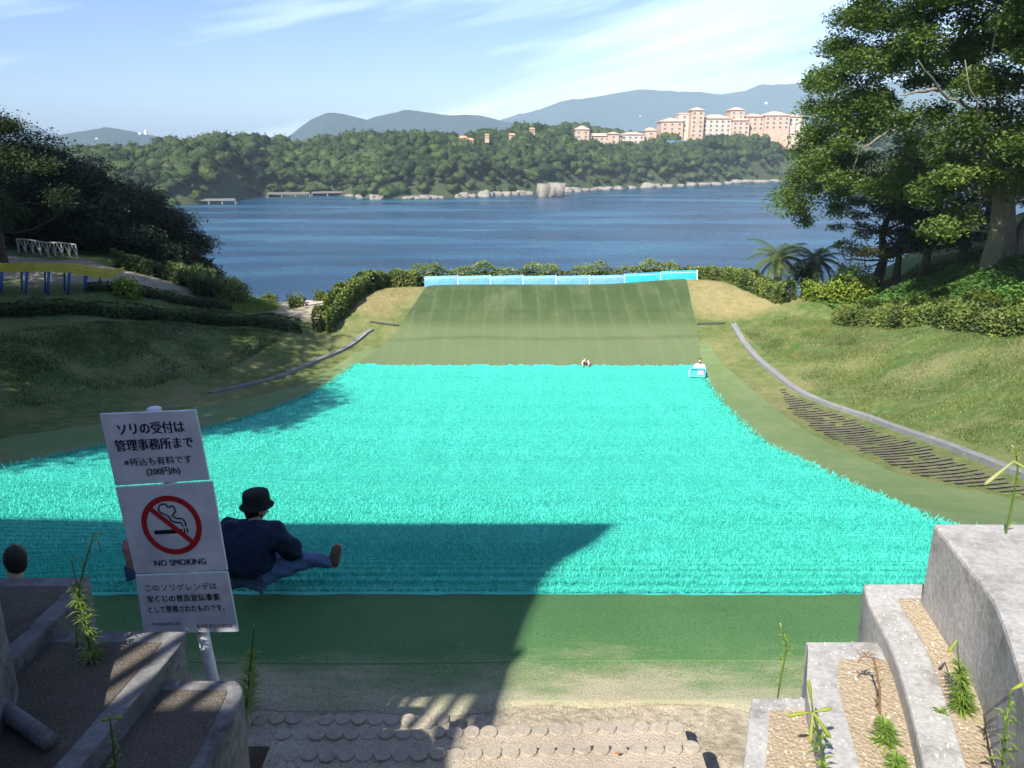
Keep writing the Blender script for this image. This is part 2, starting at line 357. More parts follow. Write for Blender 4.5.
# ================================================================== the sea
m, nt, b = nmat('sea_water', (.006, .04, .075), .12, .5)
v = coords(nt); v2 = coords(nt, (1, .35, 1)); v3 = coords(nt, (.35, 1.4, 1))
w1 = noise(nt, v2, .55, 6, .65); w2 = noise(nt, v3, .03, 6, .6); w3 = noise(nt, v3, .09, 5, .65)
col = ramp(nt, w2, [(.35, (.004, .036, .085)), (.52, (.010, .060, .12)), (.68, (.04, .13, .19))])
foam = ramp(nt, w3, [(.60, (0, 0, 0)), (.74, (.35, .35, .35))]); foam = mix(nt, 1.0, foam, ramp(nt, w2, [(.5, (0, 0, 0)), (.6, (1, 1, 1))]), 'MULTIPLY')
nt.links.new(mix(nt, foam, col, (.32, .42, .46)), b.inputs['Base Color'])
rr = ramp(nt, w2, [(.4, (.16, .16, .16)), (.6, (.34, .34, .34))]); nt.links.new(rr, b.inputs['Roughness']); b.inputs['IOR'].default_value = 1.33
bump(nt, b, w1, 1.0, 1.1)
sea = link('sea', npmesh('sea', [(-6400, 40, SEA), (6400, 40, SEA), (6400, 5200, SEA), (-6400, 5200, SEA)], [[(0, 1, 2, 3)]]), m, recentre=False); props(sea, kind='structure')
# ================================================================== far land
SH = [(-900, 213), (-400, 212), (60, 208), (175, 206), (215, 203), (238, 199), (262, 197), (300, 196), (345, 195.5), (372, 199), (400, 199), (440, 198), (500, 195), (540, 193.5), (590, 190), (640, 187.5), (700, 185), (740, 183), (780, 181), (840, 180), (1000, 178), (1500, 176)]
SHW = [GZ(px, py, SEA) for px, py in SH]
SHX = [p[0] for p in SHW]; SHY = [p[1] for p in SHW]
def shore(x): return np.interp(x, SHX, SHY)
# canopy top line read from the picture: pixel x -> pixel y
CAN = [(-600, 150), (60, 148), (100, 143), (150, 141), (200, 139), (250, 137), (300, 136), (350, 136), (400, 134), (470, 132), (520, 127), (560, 133), (575, 141), (640, 143), (652, 136), (662, 143), (690, 142), (704, 133), (720, 130), (760, 126), (800, 121), (860, 120), (1500, 126)]
def farz(x, y):
    s = y - shore(x); px = 512 + 800 * x / np.maximum(y, 1) / 1.0
    top = np.interp(px, [c[0] for c in CAN], [c[1] for c in CAN])
    H = (142 - top) / 800 * (shore(x) + 130) + 30 - 12.5         # ground height above the sea at the crest
    rise = 1 - np.exp(-np.clip(s, 0, 900) / np.where((x > 30) & (x < 330), 15, 32))
    nz = 2.2 * np.sin(x * .05 + y * .021) + 1.5 * np.sin(x * .11 - y * .07)
    z = SEA + 1.2 * (s > 0) + np.clip(H + nz, 5, 60) * rise
    hp = np.clip((x - 20) / 40, 0, 1) * np.clip((320 - x) / 60, 0, 1) * np.clip((y - 676) / 8, 0, 1)   # level ground for the hotel
    z = z * (1 - hp) + (-5.5) * hp
    return np.where(s < 0, SEA + s * .15 - .4, z)
xs = np.arange(-900, 1500, 7.0); us = np.concatenate([np.arange(-12, 200, 5.0), np.arange(200, 2600, 60.0)])
Xf = np.repeat(xs[None], len(us), 0); Yf = shore(Xf) + us[:, None]; Zf = farz(Xf, Yf)
V = np.stack([Xf, Yf, Zf], -1).reshape(-1, 3); ny, nx = Xf.shape; i = np.arange(ny - 1)[:, None] * nx + np.arange(nx - 1)[None, :]
fl = link('far_shore', npmesh('far_shore', V, [np.stack([i, i + 1, i + nx + 1, i + nx], -1).reshape(-1, 4)]), mottled('undergrowth', (.03, .045, .018), (.06, .075, .03), .2, fine=2), smooth=True, recentre=False); props(fl, kind='structure')
# forest: one wood
bm = bmesh.new(); bmesh.ops.create_icosphere(bm, subdivisions=2, radius=1); IV = np.array([v.co[:] for v in bm.verts]); IF = np.array([[v.index for v in f.verts] for f in bm.faces]); bm.free()
def crowns(C, Rr, tint, amp=.16, tuft=40, tsz=.13, flatz=.8):
    """many lumpy crowns; C (N,3) centres, Rr (N,) radii"""
    N = len(C); K = rng.normal(size=(N, 4, 3)) * 3.4; ph = rng.uniform(0, 6.28, (N, 4))
    d = np.zeros((N, len(IV)))
    for q in range(4): d += np.sin(np.einsum('vk,nk->nv', IV, K[:, q]) + ph[:, q][:, None])
    rad = 1 + amp * d + rng.normal(size=d.shape) * .05
    V = IV[None] * rad[..., None] * Rr[:, None, None]; V[..., 2] *= flatz; V += C[:, None]
    Fc = (IF[None] + (np.arange(N) * len(IV))[:, None, None]).reshape(-1, 3); T = np.repeat(tint, len(IV))
    idx = rng.integers(0, len(IV), (N, tuft)); P = np.take_along_axis(V, idx[..., None], 1) + rng.normal(size=(N, tuft, 3)) * (Rr * .13)[:, None, None]
    P = P.reshape(-1, 3); LV, LF = leaf_arrays(P, 1.0, .8, .4)
    s = np.repeat(Rr * tsz * 2, tuft * 4)[:, None]; ctr = np.repeat(P, 4, 0); LV = ctr + (LV - ctr) * s
    LT = np.clip(np.repeat(tint, tuft * 4) + np.repeat(rng.uniform(-.18, .18, N * tuft), 4), 0, 1)
    return np.concatenate([V.reshape(-1, 3), LV]), [Fc, LF + len(V.reshape(-1, 3))], np.concatenate([T, LT])
M_FOREST = leafmat('forest_leaves', (.017, .036, .011), (.052, .078, .020), .035, 0, .7, .15)
pc = []
for row in range(34):
    s = 2 + row * 4.2 if row < 30 else 128 + (row - 30) * 30
    for x in np.arange(-420, 560, 5.4):
        xx = x + rng.uniform(-2.6, 2.6); y = float(shore(xx)) + s + rng.uniform(-2, 2)
        if rng.random() < (.12 if row < 10 else .3): continue
        if abs(xx) / y > .85 and xx < 0 or xx / y > .5: continue
        if 40 < xx < 300 and y > 678: continue
        r = rng.uniform(2.3, 5.6) * (.72 if row < 2 else 1) * (1.1 if row > 20 else 1)
        pc.append((xx, y, float(farz(xx, y)) + r * .62 + rng.uniform(.5, 4.6) * (row > 0), r))
pc = np.array(pc)
print('crowns', len(pc)); V, Fs, T = crowns(pc[:, :3], pc[:, 3] * .86, np.clip(rng.normal(.40, .30, len(pc)), 0, 1), amp=.2, tuft=200, tsz=.11)
fo = link('forest', npmesh('forest', V, Fs, T), M_FOREST, recentre=False); props(fo, 'dense green wood covering the far shore above the rocks', 'forest', kind='stuff')
# a few trees that stand out of it
for (px, py, Y, r, lab, tn) in ((424, 144, 588, 13, 'large dark dome shaped tree standing above the far wood', .12), (208, 149, 520, 8, 'pale yellow green round tree in the far wood on the left', 1.0),
                                (372, 158, 575, 6, 'bright green tree in the far wood below the dark dome tree', .9), (669, 139, 688, 9, 'tall light green tree growing in front of the peach hotel', .85),
                                (684, 147, 684, 6, 'small round green tree beside the hotel entrance', .5)):
    c = G(px, py, Y); g = SEA if False else float(farz(c[0], c[1]))
    t = empty('shore_tree', (c[0], c[1], g), lab, 'tree')
    n = 26; d = sph(n); C = np.array(c) + d * r * np.array([1, 1, .45]) * .62; C[:, 2] = np.maximum(C[:, 2], c[2] - r * .45)
    V, Fs, T = crowns(C, rng.uniform(.3, .46, n) * r, np.clip(tn + rng.normal(0, .08, n), 0, 1), tuft=60)
    link('crown', npmesh('crown', V, Fs, T), M_FOREST, t)
    MB().tube([(c[0], c[1], g - 1), (c[0], c[1], c[2])], [.9, .4]).build('trunk', mottled('far_bark', (.2, .16, .12), (.3, .25, .2)), t)
# rocks and jetties along the far waterline
M_ROCK = mottled('pale_rock', (.14, .125, .10), (.33, .30, .25), .5, fine=2.5, bs=.8, bd=.4)
def rock(px, py, wpx, hpx, lab, grp='pale rocks along the far waterline', lift=0):
    p = GZ(px, py + .6, SEA); sx = wpx / 800 * p[1] / 2; sz = hpx / 800 * p[1] * .85
    v = IV.copy(); k = rng.normal(size=(3, 3)) * 2.6
    v = v * (1 + .24 * sum(np.sin(v @ k[q] + q) for q in range(3)))[:, None] + rng.normal(size=v.shape) * .13
    v[:, 2] = np.clip(v[:, 2], -.3, .8); v = v * np.array([sx, max(sx * .6, sz * .7), sz / .95]) + np.array([p[0], p[1] + sx * .3, p[2] + sz * .12])
    o = link('shore_rock', npmesh('rock', v, [IF]), M_ROCK); props(o, lab, 'rock', grp)
rock(543, 196, 13, 15, 'left block of the tall pale rock pair on the far shore', 'tall pale rock pair'); rock(556, 196, 16, 16, 'right block of the tall pale rock pair on the far shore', 'tall pale rock pair')
for px, wp, hp in ((374, 11, 6), (379, 7, 5), (408, 9, 3.5), (416, 10, 4), (425, 11, 4.5), (433, 9, 4), (440, 7, 3), (458, 8, 4), (465, 9, 6), (473, 8, 4), (482, 11, 8), (489, 9, 5), (497, 10, 5), (506, 9, 4.5), (514, 10, 4), (523, 10, 5), (530, 8, 3.5),
                   (568, 8, 6), (576, 12, 5), (586, 9, 3), (596, 11, 3.5), (606, 12, 4), (618, 10, 4), (633, 9, 3), (649, 14, 6), (657, 10, 4.5), (668, 12, 3), (681, 8, 3), (692, 9, 4), (706, 11, 3), (716, 9, 3), (728, 9, 3), (738, 13, 5), (748, 12, 4), (760, 14, 3), (775, 14, 3), (350, 9, 3), (360, 8, 4)):
    py = float(np.interp(px, [q[0] for q in SH], [q[1] for q in SH])); rock(px, py, wp, hp, 'pale grey rock in the row along the far waterline')
M_CONC = mottled('old_concrete', (.13, .12, .11), (.22, .21, .19), 1.2, fine=14, bs=.4)
def pier(x0, x1, y, lab, deck=1.0):
    a = GZ(x0, y, SEA); b2 = GZ(x1, y - .4, SEA); t = empty('jetty', ((a[0] + b2[0]) / 2, (a[1] + b2[1]) / 2, SEA), lab, 'jetty')
    mid = Vector(((a[0] + b2[0]) / 2, (a[1] + b2[1]) / 2, SEA + 2.0)); L = math.dist(a, b2); ang = math.atan2(b2[1] - a[1], b2[0] - a[0])
    MB().box(mid, (L, 3, deck), ang).build('deck', M_CONC, t)
    n = max(2, int(L / 6))
    for k in range(n + 1):
        f = k / n; MB().box((a[0] + (b2[0] - a[0]) * f, a[1] + (b2[1] - a[1]) * f, SEA + .6), (.8, 2.4, 1.8), ang).build('pile', M_CONC, t)
pier(196, 236, 204, 'long low concrete jetty at the left end of the far shore'); pier(268, 310, 197, 'pale concrete jetty in the middle of the left far shore'); pier(312, 343, 196, 'jetty nearest the dark rocks on the far shore')
# ================================================================== mountains
def ridge(name, prof, D, depth, mat, seed):
    r2 = np.random.default_rng(seed); px = np.arange(prof[0][0], prof[-1][0] + 1, 4.0)
    top = (142 - np.interp(px, [p[0] for p in prof], [p[1] for p in prof])) / 800 * D
    jit = np.convolve(r2.normal(size=len(px) + 8), np.ones(5) / 5, 'same')[4:-4] * D / 800 * 1.0
    X = (px - 512) / 800 * D * 1.045; nv = 15; V = []
    for j in range(nv):
        f = j / (nv - 1); h = 1 - abs(2 * f - 1) ** 1.5
        n = sum(np.sin(X * (k * .0021 * 1200 / D * 4) + j * .8 * k + k) / k for k in (1, 2, 3, 5)) * .09 * (1 - abs(2 * f - 1)) * (abs(2 * f - 1) > .05)
        z = SEA + (top + jit + 30) * np.clip(h * (1 - np.abs(n)), 0, 1); V.append(np.stack([X * (1 + (f - .5) * depth / D), np.full_like(X, D + (f - .5) * depth), z - (3 if j in (0, nv - 1) else 0)], 1))
    n = len(px); V = np.concatenate(V); i = np.arange(nv - 1)[:, None] * n + np.arange(n - 1)[None, :]
    o = link(name, npmesh(name, V, [np.stack([i, i + 1, i + n + 1, i + n], -1).reshape(-1, 4)]), mat, smooth=True, recentre=False); props(o, kind='structure')
M_MT = mottled('mountain_wood', (.012, .026, .024), (.028, .048, .034), .004, fine=.03, rough=.95, spec=0)
ridge('hills', [(-60, 150), (60, 144), (75, 139), (95, 136), (112, 134), (128, 131), (143, 128), (156, 130), (175, 134), (200, 139), (240, 143), (300, 140), (312, 134), (330, 121), (346, 115), (360, 118), (380, 121), (396, 117), (415, 113), (436, 116), (458, 118), (478, 117), (500, 122), (540, 130), (600, 134), (660, 131), (700, 128), (760, 121), (800, 117), (860, 116), (1000, 126)], 2900, 900, M_MT, 3)
ridge('mountains', [(-150, 136), (0, 138), (20, 134), (38, 130), (60, 128), (78, 127), (90, 134), (120, 142), (260, 142), (276, 135), (300, 138), (420, 130), (500, 122), (530, 114), (560, 105), (590, 101), (630, 94), (665, 97), (700, 99), (722, 97), (735, 90), (780, 89), (805, 86), (830, 90), (900, 84), (1100, 92), (1500, 110)], 4300, 1200, M_MT, 5)
# low wooded rise behind the hotel
n = 420; xx = rng.uniform(20, 330, n); yy = rng.uniform(760, 850, n); rr_ = rng.uniform(5, 8, n)
zz = -2 + (142 - np.interp(xx, [20, 60, 130, 330], [127, 124, 134, 138])) / 800 * 800 - rr_ * .6 + rng.uniform(-4, 0, n)
V, Fs, T = crowns(np.stack([xx, yy, zz], 1), rr_, np.clip(rng.normal(.3, .2, n), 0, 1), tuft=20)
fo = link('forest', npmesh('forest_behind', V, Fs, T), M_FOREST, recentre=False); props(fo, 'dark wood on the rise behind the peach hotel', 'forest', kind='stuff')
# ================================================================== the hotel
M_PEACH = mottled('peach_render', (.47, .32, .22), (.53, .375, .27), .05, fine=.5, bs=.1); M_PALE = mottled('pale_render', (.49, .40, .31), (.54, .45, .36), .05, fine=.5, bs=.1)
M_TILE = mottled('roof_tile', (.50, .31, .23), (.60, .40, .31), .1, fine=1.0); M_GLZ, _, _ = nmat('window_glass', (.10, .14, .17), .15, .5); M_BLUE, _, _ = nmat('blue_awning', (.10, .22, .36), .6)
M_DARK, _, _ = nmat('dark_opening', (.04, .035, .03), .8)
HD = 690.0
def hx(px): return (px - 512) / 800 * HD / (1 / 1.0446)*1.0
def hz_(py): return G(512, py, HD)[2]
def hX(px): return G(px, 130, HD)[0]
hotel = empty('hotel', (hX(690), HD, -5.5), 'long peach coloured hotel with towers and tiled roofs above the far wood', 'hotel')
def block(x0, x1, ytop, ybot, roof, mat, yo=0, dep=22, rows=3, arch=False):
    ytop += 2.5; a, b2 = hX(x0), hX(x1); zt_, zb = hz_(ytop), hz_(ybot); y = HD + yo; cx = (a + b2) / 2; wd = b2 - a
    wall = MB().box((cx, y + dep / 2, (zt_ + zb) / 2), (wd, dep, zt_ - zb)).build('wall', mat, hotel)
    rb = MB(); e = .9
    if roof > 0:
        h = roof / 800 * HD
        bt = [(a - e, y - e, zt_ + .02), (b2 + e, y - e, zt_ + .02), (b2 + e, y + dep + e, zt_ + .02), (a - e, y + dep + e, zt_ + .02)]
        ins = min(wd * .42, dep * .4)
        rb.prism(bt, [(a + ins, y + dep * .42, zt_ + h), (b2 - ins, y + dep * .42, zt_ + h), (b2 - ins, y + dep * .58, zt_ + h), (a + ins, y + dep * .58, zt_ + h)])
    else: rb.box((cx, y + dep / 2, zt_ + .5), (wd + .8, dep + .8, 1.0))
    rb.build('roof', M_TILE if roof > 0 else mat, hotel)
    n = max(1, int(wd / 4.6)); top = zt_ - 1.6; step = 3.4
    k = 0
    while top - step * k > max(zb, -2) + 1 and k < rows:
        for q in range(n):
            x = a + wd * (q + .5) / n; wz = top - step * k - .7
            f = MB().box((x, y - .02, wz), (min(2.2, wd / n * .6), .2, 1.9)).build('window', M_PALE, hotel)
            MB().box((x, y - .16, wz), (min(1.8, wd / n * .48), .12, 1.5)).build('pane', M_GLZ, f)
        k += 1
block(575, 589, 127, 152, 3.5, M_PEACH, -3, 12, 3); block(577, 622, 133.5, 152, 2.5, M_PEACH, 0, 16, 2); block(608, 619, 131.5, 152, 2, M_PEACH, -2, 14, 2); block(622, 645, 132, 152, 2.5, M_PALE, 1, 16, 2)
block(647, 658, 128, 150, 3, M_PEACH, 6, 14, 2); block(661, 683, 119, 150, 3.5, M_PEACH, 0, 20, 4); block(679, 690, 111.5, 150, 0, M_PALE, 3, 14, 4); block(689, 702, 108, 152, 3, M_PEACH, -5, 13, 6)
block(702, 731, 116, 150, 4, M_PALE, 0, 22, 4); block(730, 744, 107.5, 150, 3, M_PEACH, 2, 14, 4); block(731, 748, 118, 150, 2.5, M_PEACH, -3, 12, 3); block(746, 765, 114, 150, 3, M_PEACH, 3, 20, 3); block(764, 789, 113, 150, 4, M_PEACH, 0, 20, 3); block(789, 806, 114, 150, 2.5, M_PALE, 4, 20, 2)
cx = (hX(658) + hX(680)) / 2; MB().box((cx, HD - 7, hz_(141.5)), (hX(681) - hX(657), 14, 1.4)).build('canopy', M_BLUE, hotel)
for q in range(5): MB().box((hX(659 + q * 5), HD - 13, (hz_(142) - 5.5) / 2), (1.6, 1.6, hz_(142) + 5.5)).build('column', M_PEACH, hotel)
MB().box((cx, HD - 1.3, hz_(146)), (hX(679) - hX(659), 2, 6)).build('entrance', M_DARK, hotel)
# small houses showing through the far wood
def cottage(px, py, Y, wpx, hpx, lab, wm, rm, roofh=.5):
    c = G(px, py, Y); w_ = wpx / 800 * Y; h_ = hpx / 800 * Y
    t = empty('house', (c[0], c[1], c[2] - h_), lab, 'house')
    MB().box((c[0], c[1], c[2] - h_ / 2), (w_, w_ * .8, h_)).build('wall', wm, t)
    a = w_ / 2 + .5; d = w_ * .4 + .5; z = c[2] + .02
    MB().prism([(c[0] - a, c[1] - d, z), (c[0] + a, c[1] - d, z), (c[0] + a, c[1] + d, z), (c[0] - a, c[1] + d, z)], [(c[0] - a * .5, c[1] - .2, z + w_ * roofh * .5), (c[0] + a * .5, c[1] - .2, z + w_ * roofh * .5), (c[0] + a * .5, c[1] + .2, z + w_ * roofh * .5), (c[0] - a * .5, c[1] + .2, z + w_ * roofh * .5)]).build('roof', rm, t)
    for s in (-.25, .25): MB().box((c[0] + s * w_, c[1] - w_ * .4 - .02, c[2] - h_ * .3), (w_ * .16, .15, 1.4)).build('window', M_GLZ, t)
M_WHT, _, _ = nmat('white_render', (.75, .76, .76), .7); M_ORG, _, _ = nmat('orange_tile', (.62, .30, .16), .7); M_GRF, _, _ = nmat('grey_metal_roof', (.55, .6, .66), .4)
for px, py, w_, h_, lab in ((463, 140, 8, 9, 'leftmost orange roofed house showing through the far wood'), (470, 142, 7, 7, 'small orange house just right of the leftmost one in the wood'), (450, 147, 7, 6, 'low pink house at the lower edge of the dark dome tree'), (487, 137, 4, 7, 'narrow pale house high in the far wood'), (512, 137, 6, 8, 'orange gabled house between the dome tree and the hotel'), (532, 131, 5, 7, 'single pale house on the crest left of the hotel')):
    Yc_ = float(shore((px - 512) / 800 * 560)) + 66; cottage(px, py - 2, Yc_, w_, h_, lab, M_PEACH, M_ORG)
cottage(369, 145.5, 560, 11, 6, 'white building with pale grey roof in the wood left of the dome tree', M_WHT, M_GRF, .2); cottage(166, 151, 500, 9, 6, 'pale roofed building half hidden in the far left wood', M_WHT, M_GRF, .3)
cottage(304, 186, 505, 4, 6, 'small white hut by the jetties', M_WHT, M_GRF, .3)
for k, (px, py) in enumerate(((140, 133.5), (146, 132.5), (97, 139), (104, 140), (766, 103), (640, 117), (634, 118))):
    Y = 2700 if px < 200 else 4000; c = G(px, py, Y - 60); s = 9 if px < 200 else 13
    o = MB().box((c[0], c[1], c[2]), (s * .7, s, s * (1.3 if px in (146,) else .8)), bevel=0) if False else MB().box((c[0], c[1], c[2]), (s * .7, s, s * (1.4 if px == 146 else .7))).build('far_building', M_WHT)
    props(o, ['white block left of the tallest one on the left hill', 'tallest white block on the left hill', 'lower white block on the far left hill', 'white block right of the lower one on the left hill', 'white building high on the right mountain', 'right block of the pair on the middle mountain', 'left block of the pair on the middle mountain'][k], 'building')
# ================================================================== laid mats
def wavey(nt, vec, scale, axis='Y', dist=1.5, prof='SIN'):
    n = node(nt, 'ShaderNodeTexWave'); n.wave_type = 'BANDS'; n.bands_direction = axis; n.wave_profile = prof
    n.inputs['Scale'].default_value = scale; n.inputs['Distortion'].default_value = dist; n.inputs['Detail'].default_value = 3; n.inputs['Detail Scale'].default_value = 1.5
    nt.links.new(vec, n.inputs['Vector']); return n.outputs['Fac']
def vm2(nt, op, a, b):
    n = node(nt, 'ShaderNodeMath', operation=op)
    for i, v in enumerate((a, b)):
        if isinstance(v, bpy.types.NodeSocket): nt.links.new(v, n.inputs[i])
        else: n.inputs[i].default_value = v
    return n.outputs[0]
def turf(name, c1, c2, worn=None, wornpos=(.5, .7), stripes=0, dk=.55):
    m, nt, b = nmat(name, c1, .9, .12); v = coords(nt, kind='Object')
    a = noise(nt, v, .5, 5); f = noise(nt, v, 60, 3, .7); c = ramp(nt, a, [(.3, c1), (.7, c2)])
    if stripes:
        st = wavey(nt, coords(nt), .25, 'X', .25); c = mix(nt, ramp(nt, st, [(.80, (0, 0, 0)), (.97, (.13, .13, .13))]), c, (.20, .26, .13))
    pt_ = noise(nt, coords(nt, (1.0, .35, 1)), .9, 8, .7); c = mix(nt, ramp(nt, pt_, [(.48, (0, 0, 0)), (.68, (.55, .55, .55))]), c, (c1[0] * 1.9, c1[1] * 1.45, c1[2] * 1.9))
    if worn:
        wv = noise(nt, coords(nt, (.6, 1.6, 1)), 2.0, 8, .7); c = mix(nt, ramp(nt, wv, [(wornpos[0], (0, 0, 0)), (wornpos[1], (1, 1, 1))]), c, worn)
    c = mix(nt, 1.0, c, ramp(nt, f, [(.25, (dk, dk, dk)), (.75, (1.35, 1.35, 1.35))]), 'MULTIPLY')
    nt.links.new(c, b.inputs['Base Color']); bump(nt, b, f, .5, .012); return m
M_T1 = turf('green_turf', (.065, .15, .05), (.11, .21, .075))
m, nt, b = nmat('worn_turf', (.1, .2, .1), .9, .12); v = coords(nt); sepY = node(nt, 'ShaderNodeSeparateXYZ'); nt.links.new(v, sepY.inputs[0])
wn = noise(nt, coords(nt, (.8, 2.0, 1)), 1.6, 9, .72); yv = vm2(nt, 'ADD', sepY.outputs['Y'], vm2(nt, 'MULTIPLY', vm2(nt, 'SUBTRACT', wn, .5), 1.7)); f = noise(nt, v, 70, 3, .7); a = noise(nt, v, .8, 5)
mr = node(nt, 'ShaderNodeMapRange'); mr.inputs['From Min'].default_value = 4.75; mr.inputs['From Max'].default_value = 6.0; nt.links.new(yv, mr.inputs['Value'])
c = ramp(nt, mr.outputs[0], [(0, (.40, .345, .25)), (.22, (.34, .31, .20)), (.46, (.17, .22, .10)), (.68, (.075, .17, .06)), (1, (.07, .165, .06))])
c = mix(nt, ramp(nt, a, [(.4, (0, 0, 0)), (.7, (.4, .4, .4))]), c, (.13, .23, .10)); c = mix(nt, 1.0, c, ramp(nt, f, [(.25, (.55, .55, .55)), (.75, (1.35, 1.35, 1.35))]), 'MULTIPLY')
nt.links.new(c, b.inputs['Base Color']); bump(nt, b, f, .6, .014); M_TS = m
M_T1B = turf('border_turf', (.13, .20, .075), (.17, .235, .10), (.23, .25, .13), (.52, .75))
M_T2 = turf('faded_turf', (.12, .19, .075), (.20, .25, .12), (.40, .35, .25), (.46, .62))
M_T3 = turf('ramp_turf', (.065, .105, .04), (.085, .13, .05), stripes=1); M_T4 = turf('run_out_turf', (.12, .165, .075), (.155, .20, .095), stripes=1)
o = sheet('turf_border', 6.72, 41.5, BO_L, BO_R, M_T1B, .03, 130, 110); props(o, kind='structure')
NL = [(4.9, -9), (6.6, -20)]; NR = [(4.9, 4.6), (6.6, 9.6)]
o = sheet('turf_strip', 4.86, 6.75, [(5, -16), (7, -20)], [(5, 9), (7, 10)], M_TS, .028, 40, 160, drape=.003); props(o, kind='structure')
#o = sheet('faded_turf', 4.92, 5.6, [(4, -16), (7, -16)], [(4, 6.5), (6, 8)], M_T2, .024, 8, 160, endrag=0); props(o, kind='structure')
RL = [(39, -7.95), (44, -6.3), (51.4, -5.2)]; RR_ = [(39, 9.6), (44, 10.4), (51.4, 11.1)]
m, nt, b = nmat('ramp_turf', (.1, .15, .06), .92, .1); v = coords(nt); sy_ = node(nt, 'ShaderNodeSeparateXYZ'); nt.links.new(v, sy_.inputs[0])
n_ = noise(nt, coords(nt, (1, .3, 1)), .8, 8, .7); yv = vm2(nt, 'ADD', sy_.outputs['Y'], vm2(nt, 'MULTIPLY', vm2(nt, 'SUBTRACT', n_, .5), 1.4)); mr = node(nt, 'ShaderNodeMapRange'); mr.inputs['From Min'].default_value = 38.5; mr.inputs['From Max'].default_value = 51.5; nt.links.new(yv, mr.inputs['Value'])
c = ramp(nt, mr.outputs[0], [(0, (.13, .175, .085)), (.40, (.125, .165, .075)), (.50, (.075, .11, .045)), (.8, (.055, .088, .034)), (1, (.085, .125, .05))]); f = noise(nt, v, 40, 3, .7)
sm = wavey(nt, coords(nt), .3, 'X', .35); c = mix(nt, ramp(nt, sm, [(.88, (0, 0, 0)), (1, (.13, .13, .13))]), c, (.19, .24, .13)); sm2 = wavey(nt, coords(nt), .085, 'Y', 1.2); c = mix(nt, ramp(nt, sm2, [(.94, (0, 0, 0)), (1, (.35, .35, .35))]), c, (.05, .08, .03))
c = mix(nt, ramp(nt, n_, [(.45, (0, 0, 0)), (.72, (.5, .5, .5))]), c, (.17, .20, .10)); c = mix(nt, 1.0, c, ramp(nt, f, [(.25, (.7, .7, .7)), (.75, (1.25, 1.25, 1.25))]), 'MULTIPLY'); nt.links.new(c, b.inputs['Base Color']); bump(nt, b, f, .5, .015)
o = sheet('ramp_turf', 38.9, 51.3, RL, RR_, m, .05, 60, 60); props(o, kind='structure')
# seam roll at the near edge of the turf
mb = MB(); xs_ = np.linspace(-9, 7.2, 60); mb.tube([(x, 5.40 + .03 * math.sin(x * 1.1), z1(x, 5.40) + .022) for x in xs_], .011, 6); o = mb.build('turf_seam', M_T1, smooth=True); props(o, kind='structure')
# the aqua sliding mat with its bristles
m, nt, b = nmat('aqua_bristle', (.05, .60, .48), .6, .25); v = coords(nt); at = node(nt, 'ShaderNodeAttribute'); at.attribute_name = 'tint'
f = noise(nt, v, 22, 4, .7); g2 = noise(nt, coords(nt, (.5, 2.5, 1)), 1.4, 6, .7); wv = wavey(nt, coords(nt), 1.15, 'Y', 3.0)
c = mix(nt, f, (.035, .48, .36), (.08, .66, .50)); c = mix(nt, ramp(nt, g2, [(.5, (0, 0, 0)), (.8, (.5, .5, .5))]), c, (.06, .56, .48))
tk = noise(nt, coords(nt, (1.1, .07, 1)), 1.2, 5, .6); c = mix(nt, ramp(nt, tk, [(.5, (0, 0, 0)), (.72, (.4, .4, .4))]), c, (.10, .70, .62)); c = mix(nt, ramp(nt, wv, [(.0, (.42, .42, .42)), (.35, (0, 0, 0))]), c, (.008, .33, .29))
c = mix(nt, 1.0, c, ramp(nt, at.outputs['Fac'], [(0, (.7, .7, .72)), (.5, (1, 1, 1)), (1, (1.2, 1.12, 1.12))]), 'MULTIPLY')
nt.links.new(c, b.inputs['Base Color']); bump(nt, b, f, .8, .03); M_AQ = m
Ys = np.concatenate([np.linspace(6.64, 16, 60), np.linspace(16.2, 39.15, 110)]); nx = 150; V = []
for Yy in Ys:
    xl = float(interp(CY_L, Yy)) + random.uniform(-.12, .12); xr = float(interp(CY_R, Yy)) + random.uniform(-.12, .12)
    Xx = np.linspace(xl, xr, nx); yy = np.full(nx, Yy) + (rng.uniform(-.15, .12, nx) if Yy > 39.1 else (rng.uniform(-.03, .03, nx) if Yy == 6.64 else 0)); V.append(np.stack([Xx, yy, zt(Xx, yy) + (.03 if Yy < 6.65 else .058) + .006 * np.sin(yy * 9)], 1))
V = np.concatenate(V); nyy = len(Ys); i = np.arange(nyy - 1)[:, None] * nx + np.arange(nx - 1)[None, :]; Fm = np.stack([i, i + 1, i + nx + 1, i + nx], -1).reshape(-1, 4)
def matpts(n, y0, y1):
    # density falls off with distance
    y = y0 * (y1 / y0) ** rng.random(n); u = rng.random(n); xl = interp(CY_L, y); xr = interp(CY_R, y)
    lo = np.maximum(xl, -.72 * y - 2); hi = np.minimum(xr, .72 * y + 2); x = lo + (hi - lo) * u
    y = np.where(rng.random(n) < .75, np.round(y / .30) * .30 + rng.normal(0, .035, n), y); y = np.clip(y, 6.62, 39.2)
    return np.stack([x, y, zt(x, y) + .07], 1)
parts_V = [V]; parts_F3 = []; parts_T = [np.full(len(V), .4)]; nv = len(V)
for (n, y0, y1, h, wd) in ((170000, 6.62, 12, .046, .009), (110000, 12, 22, .055, .016), (60000, 22, 39, .06, .03)):
    P = matpts(n, y0, y1); BV, BF = blades(P, h, wd, .55); parts_V.append(BV); parts_F3.append(BF + nv); nv += len(BV); parts_T.append(np.repeat(rng.random(n), 3))
